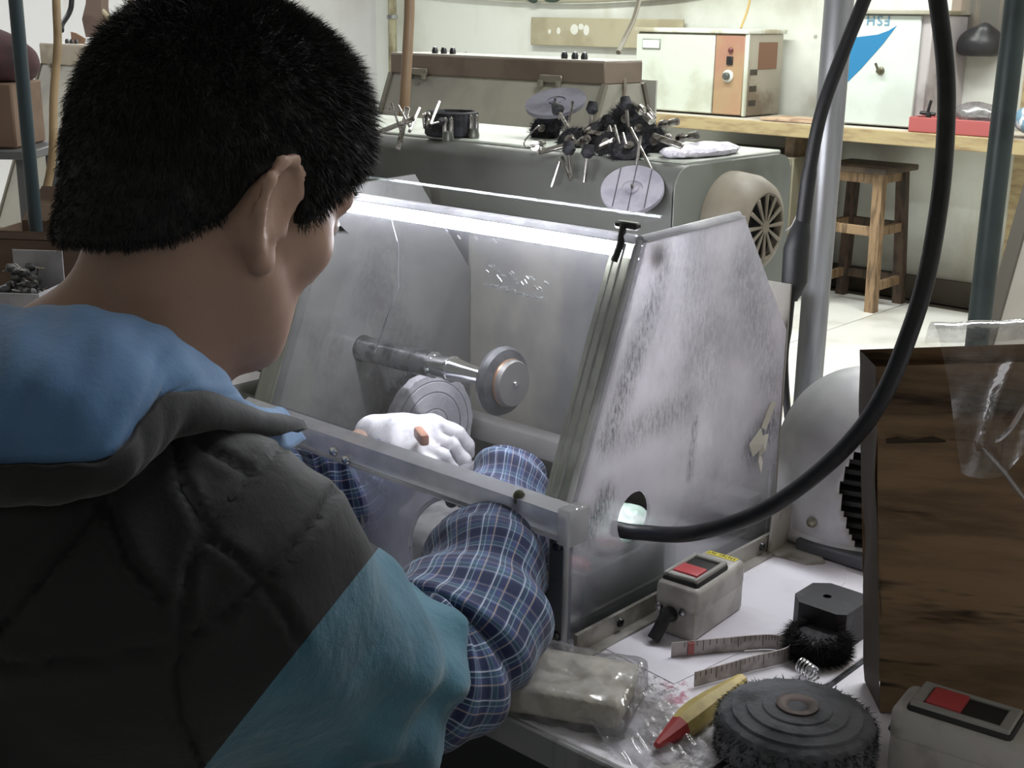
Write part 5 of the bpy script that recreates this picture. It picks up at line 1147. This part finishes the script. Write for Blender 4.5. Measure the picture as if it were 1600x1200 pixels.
def headf(p):
    q = (p - HO) @ HM                       # head frame: x right, y face, z up; origin between the ears
    qa = q.copy(); qa[..., 0] = np.abs(qa[..., 0])
    d = elp(q, (0, -0.008, 0.044), (0.073, 0.095, 0.081), TILT)
    d = smin(d, elp(q, (0, 0.032, -0.002), (0.060, 0.056, 0.080)), 0.03)
    d = smin(d, elp(q, (0, 0.030, -0.062), (0.046, 0.046, 0.040)), 0.03)
    d = smin(d, cap(qa, (0.055, 0.008, -0.045), (0.026, 0.056, -0.086), 0.015, 0.013), 0.035)     # jaw line
    d = smin(d, elp(q, (0, 0.068, -0.088), (0.022, 0.014, 0.015)), 0.02)                           # chin
    d = smin(d, elp(qa, (0.045, 0.054, -0.010), (0.020, 0.018, 0.018)), 0.025)                     # cheek bone
    d = smin(d, cap(qa, (0.012, 0.090, 0.038), (0.048, 0.073, 0.036), 0.009, 0.009), 0.02)        # brow
    d = smax(d, -elp(qa, (0.032, 0.094, 0.015), (0.017, 0.013, 0.010)), 0.012)                     # eye socket
    d = smin(d, elp(qa, (0.032, 0.077, 0.015), (0.0125, 0.0125, 0.0125)), 0.004)
    d = smin(d, cap(q, (0, 0.088, 0.022), (0, 0.104, -0.020), 0.007, 0.010), 0.012)                # nose
    d = smin(d, elp(qa, (0.012, 0.094, -0.024), (0.008, 0.009, 0.007)), 0.008)
    d = smin(d, elp(q, (0, 0.081, -0.050), (0.021, 0.008, 0.0055)), 0.006)                         # lips
    d = smin(d, elp(q, (0, 0.079, -0.061), (0.018, 0.009, 0.006)), 0.006)
    d = smax(d, -cap(q, (-0.019, 0.0885, -0.0555), (0.019, 0.0885, -0.0555), 0.0016), 0.003)
    # ear: rim, plate, inner bowl, lobe
    ear = elp(qa, (0.081, -0.016, 0.0), (0.0045, 0.018, 0.030))
    rim = [(0.076, 0.004, 0.004), (0.080, 0.004, 0.018), (0.084, -0.004, 0.030), (0.088, -0.015, 0.0355), (0.0915, -0.027, 0.030), (0.0935, -0.034, 0.014), (0.092, -0.033, -0.006), (0.086, -0.022, -0.024), (0.080, -0.010, -0.036)]
    for a, b in zip(rim[:-1], rim[1:]): ear = smin(ear, cap(qa, a, b, 0.0042), 0.004)
    ear = smin(ear, elp(qa, (0.079, -0.006, -0.034), (0.005, 0.0085, 0.011)), 0.005)
    ear = smin(ear, cap(qa, (0.075, 0.002, -0.002), (0.078, 0.003, -0.012), 0.004), 0.004)          # tragus
    ear = smax(ear, -elp(qa, (0.088, -0.010, 0.004), (0.008, 0.012, 0.018)), 0.004)
    ear = smin(ear, elp(qa, (0.070, -0.020, -0.002), (0.012, 0.012, 0.024)), 0.010)
    d = smin(d, ear, 0.006)
    return d
def bodyf(p):
    d = headf(p)
    nt = hl2w((0, -0.022, -0.030))
    d = smin(d, cap(p, nt, NB + np.array([0, 0.01, -0.03]), 0.056, 0.062), 0.035)
    for s in (SR, SL): d = smin(d, cap(p, NB + np.array([0, -0.01, 0.03]), s + np.array([0, 0, 0.0]), 0.045, 0.045), 0.05)
    d = smin(d, cap(p, (-0.82, 0.42, 0.98), (-0.83, 0.33, 0.80), 0.12, 0.115), 0.05)
    for s, e, w in ((SR, ER, WR), (SL, EL, WL)):
        m_ = e + (w - e) * 0.62 + np.array([0, 0, -0.022]); d = smin(d, cap(p, s, e, 0.045, 0.036), 0.03); d = smin(d, cap(p, e, m_, 0.034, 0.029), 0.02); d = smin(d, cap(p, m_, w, 0.029, 0.022), 0.02)
    return d
def skin_mat():
    t = NT('skin_tone')
    c = t.mix(t.ramp(t.noise(16, 4), 0.4, 0.7), rgb(184, 144, 122), rgb(172, 128, 106))
    c = t.mix(t.ramp(t.noise(260, 3), 0.62, 0.75, 0, 0.25), c, rgb(160, 112, 90))
    return t.pbr(c, 0.5, 0, t.bump(t.noise(400, 3), 0.1, 0.0006), spec=0.4, sub=0.12)
body = sdf_mesh(bodyf, (-1.18, 0.20, 0.68), (-0.56, 0.99, 1.36), 0.0042).build('body', skin_mat(), person, angle=180)

# hair: shell plus strands
HLINE = [(-0.14, -0.078), (-0.11, -0.066), (-0.085, -0.056), (-0.06, -0.042), (-0.036, -0.016), (-0.022, 0.016), (-0.006, 0.034), (0.008, 0.030), (0.018, 0.000), (0.032, 0.002), (0.046, 0.026), (0.060, 0.044), (0.074, 0.058), (0.090, 0.075), (0.12, 0.11)]
hy, hz_ = np.array([a for a, b in HLINE]), np.array([b for a, b in HLINE])
def hairf(p):
    q = (p - HO) @ HM
    top = np.clip((q[..., 2] - 0.02) / 0.10, 0, 1); frt = np.clip((q[..., 1] + 0.02) / 0.1, 0, 1)
    d = smin(elp(q, (0, -0.008, 0.044), (0.075, 0.097, 0.083), TILT), elp(q, (0, 0.034, -0.008), (0.062, 0.056, 0.083)), 0.03)
    d = smin(d, cap(q, (0, -0.045, 0.0), (0, -0.056, -0.07), 0.050, 0.044), 0.04)
    d = d - (0.0055 + 0.013 * top - 0.003 * frt * top) - 0.0018 * wob(p, 240, 0) - 0.0020 * wob(p, 110, 7)
    line = np.interp(q[..., 1], hy, hz_) + 0.004 * wob(p, 300, 3)
    d = smax(d, (line - q[..., 2]) * 0.8, 0.008)
    return smax(d, -(headf(p) + 0.004), 0.002)
hb = sdf_mesh(hairf, HO + np.array([-.13, -.16, -.11]), HO + np.array([.13, .18, .19]), 0.0034)
hv = np.array(hb.v); hf0 = [f for f in hb.f]
fa = np.array([f[:3] for f in hf0]); cen = hv[fa].mean(1)
nn = np.cross(hv[fa[:, 1]] - hv[fa[:, 0]], hv[fa[:, 2]] - hv[fa[:, 0]]); nn /= np.linalg.norm(nn, axis=1)[:, None] + 1e-12
if ((cen - cen.mean(0)) * nn).sum() < 0: nn = -nn
outs = np.nonzero(headf(cen + nn * 0.004) > 0.004)[0]
pick = rng.choice(outs, 60000)
for i in pick:
    c = cen[i] + rng.normal(0, .0012, 3); q = HM.T @ (c - HO); n_ = nn[i]
    topw = min(1, max(0, (q[2] - 0.01) / 0.11)); fr = min(1, max(0, (q[1] + .01) / 0.09))
    down = HM @ np.array([np.sign(q[0]) * 0.15, 0.25 + 0.9 * fr * topw, -0.9 + 0.55 * topw])
    d = n_ * (0.35 + 0.55 * topw + .35 * fr * topw) + down * (0.75 - 0.25 * topw) + rng.normal(0, .22, 3); d /= np.linalg.norm(d)
    L = 0.005 + 0.005 * topw + 0.008 * fr * topw + rng.uniform(0, .004)
    if q[1] > 0.005 and q[2] < 0.06: L = min(L, 0.010)
    if q[2] < 0.0 and q[1] < 0.0: L *= 0.6
    s_ = np.cross(d, rng.normal(size=3)); s_ /= np.linalg.norm(s_) + 1e-9; w_ = 0.00026
    m_ = c + d * L * .5 + n_ * 0.001; k = len(hb.v)
    hb.v += [tuple(c - s_ * w_), tuple(c + s_ * w_), tuple(m_ + s_ * w_ * .8), tuple(m_ - s_ * w_ * .8), tuple(c + d * L + down * L * .15)]
    hb.f += [(k, k + 1, k + 2, k + 3), (k + 3, k + 2, k + 4)]
hb.fixn = False
hb.build('hair', pm('hair_black', (32, 33, 33), 0.55, 0, (40, 39, 38), 90, spec=0.3), person, angle=180)
# eyes and brows
for sx in (-1, 1):
    e = MB().ell(hl2w((0.032 * sx, 0.0785, 0.015)), 0.0122, 16, 10).build('eye', pm('eye_white', (210, 204, 196), 0.25), person)
    MB().ell(hl2w((0.032 * sx, 0.0865, 0.013)), 0.0055, 12, 8).build('iris', pm('iris_dark', (34, 24, 20), 0.2), e)
    bw_ = MB()
    for k in range(60):
        a = k / 59; b = np.array([(0.014 + 0.036 * a) * sx, 0.0985 - 0.021 * a * a, 0.037 + 0.006 * math.sin(a * 2.4)]) + rng.normal(0, .0012, 3)
        t_ = b + np.array([0.008 * sx, 0.001, 0.002]); bw_.tube([hl2w(b), hl2w(t_)], [0.0006, 0.0001], 4, caps=False)
    for k in range(14):
        a = k / 13; b = np.array([(0.022 + 0.022 * a) * sx, 0.0905 - 0.006 * a, 0.017])
        bw_.tube([hl2w(b), hl2w(b + np.array([0.002 * sx, 0.008, -0.003]))], [0.0005, 0.0001], 4, caps=False)
    bw_.build('eyebrow', pm('brow_black', (22, 20, 20), 0.6), person)

# jacket: dark upper, teal lower sleeve
def jackf(p):
    d = cap(p, (-0.82, 0.405, 0.955), (-0.83, 0.30, 0.62), 0.155, 0.165)
    q = p.copy(); q[..., 1] = 0.40 + (p[..., 1] - 0.40)
    d = smin(d, cap(p, (-0.95, 0.42, 0.955), (-0.70, 0.42, 0.955), 0.098, 0.098), 0.06)
    for s in (SR, SL): d = smin(d, cap(p, NB + np.array([0.03 if s is SR else -.03, -0.035, 0.005]), s + np.array([0, -0.005, 0.0]), 0.066, 0.066), 0.05)
    sl = 9e9
    for s, e in ((SR, ER), (SL, EL)):
        ax = (e - s) / np.linalg.norm(e - s)
        a = cap(p, s + np.array([-0.006 if s is SR else .006, -0.006, -0.034]), e + np.array([-0.018 if s is SR else .018, -0.03, -0.016]), 0.090, 0.084)
        h = ((p - s) @ ax)
        fold = 0.0050 * np.sin(((p - s) @ np.array([0.55, 0.60, 0.58])) * 120 + 4.0 * wob(p, 18, 13)) * np.clip((h - 0.06) / 0.1, 0, 1) + 0.0040 * np.sin(h * 78 + 6.0 * wob(p, 16, 5)) * np.clip((h - 0.10) / 0.1, 0, 1) + 0.007 * wob(p, 42, 11)
        a = a + fold
        a = smax(a, h - 0.238, 0.006)
        sl = np.minimum(sl, a)
    d = smin(d, sl, 0.05)
    d = d + 0.006 * wob(p, 24, 2) + 0.002 * wob(p, 75, 9)
    d = smax(d, -cap(p, NB + np.array([0, 0.02, 0.0]), NB + np.array([0, 0.04, 0.2]), 0.066, 0.075), 0.02)
    return smax(d, 0.50 - p[..., 2], 0.01)
jb = sdf_mesh(jackf, (-1.24, 0.06, 0.47), (-0.53, 0.83, 1.12), 0.0052)
jv = np.array(jb.v)
JFW, JRT, JUP = np.array(_fw), np.array(_rt2), np.array(_up2)
v_ = jv - np.array([0, 0, 1.33]); z_ = v_ @ JFW
jx, jy = 800 + 2000 * (v_ @ JRT) / z_, 600 - 2000 * (v_ @ JUP) / z_
# quilting seams pressed into the cloth of the back and shoulder
SEAMS = [[(0, 1040), (140, 1030), (285, 1003), (350, 960), (430, 890), (500, 805), (520, 770)], [(290, 1003), (272, 1050), (280, 1110), (312, 1190)], [(165, 775), (130, 830), (60, 915), (0, 985)], [(0, 790), (110, 785), (165, 770), (210, 715), (265, 668)],
         [(160, 770), (200, 880), (250, 935)], [(282, 1000), (292, 900), (318, 830), (370, 770), (440, 700)], [(318, 830), (285, 760), (265, 668)], [(300, 690), (345, 715), (395, 745)], [(320, 835), (380, 880), (440, 950), (470, 1010)]]
dmin = np.full(len(jv), 1e9)
for s_ in SEAMS:
    s_ = np.array(s_, float)
    for a, b in zip(s_[:-1], s_[1:]):
        ab = b - a; t_ = np.clip(((jx - a[0]) * ab[0] + (jy - a[1]) * ab[1]) / (ab @ ab), 0, 1)
        dmin = np.minimum(dmin, np.hypot(jx - a[0] - t_ * ab[0], jy - a[1] - t_ * ab[1]))
fj = np.array([f[:3] for f in jb.f]); nf = np.cross(jv[fj[:, 1]] - jv[fj[:, 0]], jv[fj[:, 2]] - jv[fj[:, 0]])
vn = np.zeros_like(jv)
for k in range(3): np.add.at(vn, fj[:, k], nf)
vn /= np.linalg.norm(vn, axis=1)[:, None] + 1e-12
if ((jv - jv.mean(0)) * vn).sum() < 0: vn = -vn
facing = (vn * v_).sum(1) < 0
dep = np.where(facing, 0.006 * np.exp(-(dmin / 6.5) ** 2) - 0.0035 * np.exp(-(dmin / 34.0) ** 2), 0)
jv = jv - vn * dep[:, None]
# split dark cloth and teal sleeve along the seam round the arm
def rayd(x, y): return JFW * 2000 + JRT * (x - 800) - JUP * (y - 600)
pn_ = np.cross(rayd(590, 858), rayd(322, 1196)); pn_ /= np.linalg.norm(pn_)
if pn_ @ (ER - SR) < 0: pn_ = -pn_
side = (jv - np.array([0, 0, 1.33])) @ pn_
axL = (EL - SL) / np.linalg.norm(EL - SL); sideL = (jv - SL) @ axL - 0.17
isR = (jv[:, 0] > -0.80)
tealv = np.where(isR, (side > 0) & (((jv - SR) @ ((ER - SR) / np.linalg.norm(ER - SR))) > 0.06), (sideL > 0) & (jv[:, 0] < -0.98) & (jv[:, 1] > .5))
bmj = bmesh.new()
vsj = [bmj.verts.new(p) for p in jv]
for f in jb.f:
    try: bmj.faces.new([vsj[i] for i in f])
    except ValueError: pass
aR = (ER - SR) / np.linalg.norm(ER - SR)
def armfaces(right):
    o = []
    for f in bmj.faces:
        c = np.array(f.calc_center_median())
        if right and c[0] > -0.82 and (c - SR) @ aR > -0.2: o.append(f)
        if not right and c[0] < -0.86 and (c - SL) @ axL > 0.10 and c[1] > 0.5: o.append(f)
    return o
for right, co_, no_ in ((True, (0, 0, 1.33), pn_), (False, tuple(SL + axL * 0.17), axL)):
    fs = armfaces(right); ge = fs + list({e for f in fs for e in f.edges}) + list({v for f in fs for v in f.verts})
    bmesh.ops.bisect_plane(bmj, geom=ge, plane_co=co_, plane_no=tuple(no_), dist=1e-5)
bmj.verts.index_update(); bmj.faces.ensure_lookup_table()
tealset = {f.index for f in armfaces(True) if (np.array(f.calc_center_median()) - np.array([0, 0, 1.33])) @ pn_ > 0} if bmj.faces.index_update() is None else set()
tealset |= {f.index for f in armfaces(False) if (np.array(f.calc_center_median()) - SL) @ axL > 0.17}
dark, teal = MB(), MB()
idx = ({}, {})
for f in bmj.faces:
    k = 1 if f.index in tealset else 0; mb = (dark, teal)[k]; g = []
    for v in f.verts:
        if v.index not in idx[k]: idx[k][v.index] = len(mb.v); mb.v.append(tuple(v.co))
        g.append(idx[k][v.index])
    mb.f.append(tuple(g))
bmj.free(); dark.fixn = teal.fixn = False
def cloth_mat(name, c1, c2, sheen=0.25, rough=0.75, bs=0.35):
    t = NT(name)
    c = t.mix(t.ramp(t.noise(9, 4), 0.4, 0.7), rgb(*c1), rgb(*c2))
    h = t.math('ADD', t.math('MULTIPLY', t.noise(26, 5, 0.55), 1.0), t.math('MULTIPLY', t.noise(620, 2, 0.5), 0.06))
    return t.pbr(c, rough, 0, t.bump(h, bs, 0.006), spec=0.3, sheen=sheen)
jacket_mat = cloth_mat('jacket_cloth', (31, 31, 34), (26, 26, 29), 0.1)
teal_mat = cloth_mat('teal_cloth', (60, 118, 142), (46, 98, 122), bs=0.9)
blue_mat = cloth_mat('blue_fleece', (76, 122, 172), (64, 108, 158), 0.2)
if dark.v:
    (dark).build('jacket', jacket_mat, person, angle=180)
    teal.build('sleeve_panel', teal_mat, person, angle=180)
# seam ridge between them is the cloth's own edge; hood of the jacket: a thick draped band
IN = [(-60, 505, .82), (0, 501, .80), (85, 501, .795), (180, 508, .80), (258, 540, .815), (322, 583, .835), (368, 632, .875), (408, 652, .93), (440, 640, 1.0)]
MD = [(-60, 600, .735), (0, 600, .72), (85, 600, .715), (175, 596, .725), (235, 590, .755), (290, 596, .785), (345, 627, .83), (400, 652, .90), (445, 655, .975)]
OU = [(-60, 730, .715), (0, 725, .70), (85, 724, .695), (165, 715, .70), (205, 672, .725), (248, 622, .75), (318, 626, .795), (396, 655, .875), (460, 664, .955)]
LO = [(-60, 775, .73), (0, 770, .715), (90, 766, .71), (165, 745, .715), (215, 712, .735), (262, 672, .765), (330, 660, .805), (400, 666, .88), (466, 676, .955)]
def row(a): return cat_rom([Pd(*q) for q in a], 8)
rows = [row(a) for a in (IN, MD, OU, LO)]
NR = len(rows[0])
def inner_row(k):      # tuck the inner border down round the neck
    return [p + Vector((0, 0.02, -0.03)) for p in rows[0]]
def hood_sheet(rws, nv, thick, folds):
    mb = MB(); m = len(rws)
    for i in range(NR):
        ctrl = [r[i] for r in rws]
        pts = cat_rom(ctrl, nv) if m > 2 else [ctrl[0].lerp(ctrl[1], k / nv) for k in range(nv + 1)]
        for k, p in enumerate(pts):
            mb.v.append(tuple(p))
    L = len(mb.v) // NR
    va = np.array(mb.v).reshape(NR, L, 3)
    du = np.gradient(va, axis=0); dv = np.gradient(va, axis=1); n_ = np.cross(du, dv); n_ /= np.linalg.norm(n_, axis=2)[..., None] + 1e-12
    tocam = np.array([0, 0, 1.33]) - va; sg = np.sign((n_ * tocam).sum(2, keepdims=True)); n_ *= sg
    u = np.linspace(0, 1, NR)[:, None]; w = np.linspace(0, 1, L)[None]
    va = va + n_ * (folds(u, w))[..., None]
    mb.v = [tuple(x) for x in va.reshape(-1, 3)]
    for i in range(NR - 1):
        for k in range(L - 1): mb.f.append((i * L + k, (i + 1) * L + k, (i + 1) * L + k + 1, i * L + k + 1))
    mb.fixn = False
    return mb, thick
def fold_blue(u, w):
    return 0.008 * np.sin(PI * w) * (1 - u ** 4) + 0.0022 * np.sin(u * 34 - w * 9.0 + 1.2 * np.sin(w * 5)) * np.sin(PI * np.clip(w, 0, 1)) * (0.4 + 0.6 * u) * (1 - u ** 3) + 0.0008 * (1 - u ** 3) * np.sin(u * 71 + w * 13)
hbm, _ = hood_sheet([inner_row(0)] + rows[:3], 8, 0.004, fold_blue)
hbo = hbm.build('hood_lining', blue_mat, person, angle=180)
sm = hbo.modifiers.new('sol', 'SOLIDIFY'); sm.thickness = 0.006; sm.offset = 0
def fold_rim(u, w): return 0.005 * np.sin(PI * w) * (1 - u ** 4) + 0.0008 * (1 - u ** 4) * np.sin(u * 60 + w * 6)
hrm, _ = hood_sheet([[p * 1.0 for p in rows[2]], [ (a + b) * 0.5 for a, b in zip(rows[2], rows[3])], rows[3]], 6, 0.004, fold_rim)
hro = hrm.build('hood_rim', jacket_mat, person, angle=180)
sm = hro.modifiers.new('sol', 'SOLIDIFY'); sm.thickness = 0.008; sm.offset = -1

# plaid oversleeves
def plaid_mat():
    t = NT('plaid_cotton'); uvn = t.n('TexCoord'); sx = t.n('SeparateXYZ'); t.t.links.new(uvn.outputs['UV'], sx.inputs[0])
    u, v = sx.outputs[0], sx.outputs[1]
    def st(c, f, a, w, soft=0.01):
        fr = t.math('FRACT', t.math('ADD', t.math('MULTIPLY', c, f), 0.5 - a)); d = t.math('ABSOLUTE', t.math('SUBTRACT', fr, 0.5))
        return t.ramp(d, w, w + soft, 1, 0)
    c = rgb(74, 92, 150)
    for cc, f in ((u, 8), (v, 9)):
        c = t.mix(t.math('MULTIPLY', st(cc, f, 0.25, 0.17, 0.03), 0.55), c, rgb(30, 36, 72))
        c = t.mix(t.math('MULTIPLY', st(cc, f, 0.62, 0.10, 0.02), 0.5), c, rgb(66, 108, 130))
    for cc, f, k in ((u, 8, .8), (v, 9, .3)):
        c = t.mix(t.math('MULTIPLY', st(cc, f, 0.52, 0.022), k), c, rgb(196, 206, 226))
        c = t.mix(t.math('MULTIPLY', st(cc, f, 0.72, 0.016), k * .8), c, rgb(150, 186, 206))
        c = t.mix(t.math('MULTIPLY', st(cc, f, 0.0, 0.02), k * .7), c, rgb(210, 184, 160))
    return t.pbr(c, 0.8, 0, t.bump(t.noise(420, 2), 0.15, 0.001), spec=0.25, sheen=0.2)
plaid = plaid_mat()
def sleeve(path, radii, seed, name):
    pts = cat_rom(path, 16); N = len(pts); rs = [float(x) for x in np.interp(np.linspace(0, len(radii) - 1, N), range(len(radii)), radii)]
    n = 64; mb = MB(); mb.uv = []; a = Vector((0, 0, 1)); acc = 0.0
    for i in range(N):
        t = (pts[min(i + 1, N - 1)] - pts[max(i - 1, 0)]).normalized(); a = (a - a.dot(t) * t).normalized(); b = t.cross(a)
        if i: acc += (pts[i] - pts[i - 1]).length
        s = i / (N - 1)
        for j in range(n):
            th = 2 * PI * j / (n - 1)
            w = 0.0050 * math.sin(s * 34 + 1.6 * math.sin(th + seed) + 0.9 * math.sin(2 * th + seed * 2)) * (0.35 + 0.65 * math.sin(PI * min(1, s * 1.25))) + 0.0032 * math.sin(s * 71 + 3 * math.sin(th * 1 + seed)) + 0.0028 * math.sin(3 * th + s * 9 + seed)
            r = float(rs[i] + w)
            mb.v.append(tuple(pts[i] + r * (math.cos(th) * a + math.sin(th) * b))); mb.uv.append((2.2 * (j / (n - 1)), acc / 0.165))
    for i in range(N - 1):
        for j in range(n - 1): mb.f.append((i * n + j, i * n + j + 1, (i + 1) * n + j + 1, (i + 1) * n + j))
    mb.fixn = False
    o = mb.build(name, plaid, person, angle=180); return o
sleeve([(-0.684, 0.60, 0.845), (-0.690, 0.645, 0.812), (-0.694, 0.690, 0.800), (-0.712, 0.742, 0.818), (-0.765, 0.815, 0.828), (-0.80, 0.868, 0.826), (-0.835, 0.92, 0.862), (-0.850, 0.940, 0.868)], [0.050, 0.058, 0.066, 0.068, 0.060, 0.051, 0.043, 0.030], 0.7, 'oversleeve')
sleeve([(-1.090, 0.66, 0.845), (-1.096, 0.71, 0.818), (-1.088, 0.78, 0.812), (-1.062, 0.85, 0.814), (-1.030, 0.892, 0.818), (-1.022, 0.915, 0.840), (-1.026, 0.926, 0.866)], [0.048, 0.056, 0.060, 0.060, 0.058, 0.046, 0.026], 2.1, 'oversleeve')

# gloved hands closing on the work piece
def handf(p, w, dirv, up_, palm_len, curl, sgn, r=0.0088):
    d_ = np.array(dirv, float); d_ /= np.linalg.norm(d_); u_ = np.array(up_, float); u_ -= u_ @ d_ * d_; u_ /= np.linalg.norm(u_); s_ = np.cross(d_, u_) * sgn
    w = np.array(w, float)
    P = lambda a, b, c: w + d_ * a + s_ * b + u_ * c
    f = cap(p, P(-0.01, 0, 0), P(0.02, 0, 0), 0.024, 0.026)
    for b in (-0.026, -0.009, 0.009, 0.025): f = smin(f, cap(p, P(0.01, b * .7, 0), P(palm_len, b, 0), 0.013, 0.011), 0.012)
    for k, (b, L) in enumerate(((-0.028, .060), (-0.0095, .068), (0.0095, .064), (0.027, .050))):
        q0 = P(palm_len, b, 0); ang = 0.0; q = q0
        for m_, fr in enumerate((.45, .32, .23)):
            ang += curl[m_] * (1 + 0.06 * k)
            q2 = q + (d_ * math.cos(ang) - u_ * math.sin(ang)) * L * fr
            f = smin(f, cap(p, q, q2, r * (1 - .1 * m_), r * (.92 - .1 * m_)), 0.004); q = q2
    t0, t1, t2, t3 = P(0.012, -0.024, -0.004), P(0.036, -0.046, -0.016), P(0.060, -0.048, -0.030), P(0.078, -0.040, -0.036)
    for a, b, ra, rb in ((t0, t1, .013, .0105), (t1, t2, .0105, .0095), (t2, t3, .0095, .008)): f = smin(f, cap(p, a, b, ra, rb), 0.005)
    return f + 0.0012 * wob(p, 130, int(abs(w[0] * 10))) 
glove_w = pm('glove_white', (236, 234, 238), 0.8, 0, (206, 204, 210), 60, bump=(300, 0.4, 0.001))
glove_g = pm('glove_grey', (128, 126, 132), 0.8, 0, (84, 84, 92), 40, bump=(300, 0.4, 0.001))
wl_, wr_ = np.array([-1.030, 0.925, 0.872]), np.array([-0.842, 0.930, 0.868])
gl1 = sdf_mesh(lambda p: handf(p, wl_, (0.92, 0.20, 0.10), (-0.1, -0.45, 0.9), 0.058, (0.45, 0.7, 0.6), 1), wl_ + np.array([-.06, -.09, -.10]), wl_ + np.array([.17, .11, .09]), 0.0024).build('left_glove', glove_w, person, angle=180)
gl2 = sdf_mesh(lambda p: handf(p, wr_, (-0.85, 0.22, -0.12), (0.2, -0.2, 0.9), 0.056, (0.3, 0.6, 0.5), -1), wr_ + np.array([-.17, -.10, -.11]), wr_ + np.array([.06, .12, .08]), 0.0024).build('right_glove', glove_g, person, angle=180)
for g in (gl1, gl2): g['label'] = 'white work glove' if g is gl1 else 'soiled grey work glove'
wpz = MB().rbox((-0.952, 0.912, 0.893), (0.034, 0.010, 0.013), 0.003, 2, rot=R(-30)).build('work_piece', pm('copper_piece', (214, 150, 120), 0.4, 0, (190, 120, 92), 60), loc=(-0.952, 0.912, 0.893))
tag(wpz, 'small coppery work piece held in the gloved hands', 'work piece')
# trousers and shoes, mostly under the bench
def legf(p):
    d = cap(p, (-0.90, 0.28, 0.55), (-0.76, 0.28, 0.55), 0.13, 0.13)
    for s in (-1, 1):
        x = -0.83 + 0.10 * s
        d = smin(d, cap(p, (x, 0.30, 0.545), (x + .03 * s, 0.68, 0.545), 0.085, 0.066), 0.04); d = smin(d, cap(p, (x + .03 * s, 0.68, 0.545), (x + .03 * s, 0.66, 0.10), 0.062, 0.048), 0.03)
    return smax(d, 0.07 - p[..., 2], 0.005) + 0.003 * wob(p, 40, 4)
sdf_mesh(legf, (-1.1, 0.08, 0.05), (-0.55, 0.82, 0.72), 0.009).build('trousers', pm('trouser_cloth', (48, 50, 58), 0.85), person, angle=180)
for s in (-1, 1):
    x = -0.83 + 0.13 * s
    def shoef(p): return smax(smin(cap(p, (x, 0.64, 0.045), (x, 0.80, 0.035), 0.045, 0.038), cap(p, (x, .65, .05), (x, .65, .10), .045, .05), .03), 0.002 - p[..., 2], 0.004)
    sdf_mesh(shoef, (x - .08, 0.55, -0.01), (x + .08, 0.88, 0.16), 0.006).build('shoe', black_rubber, person, angle=180)
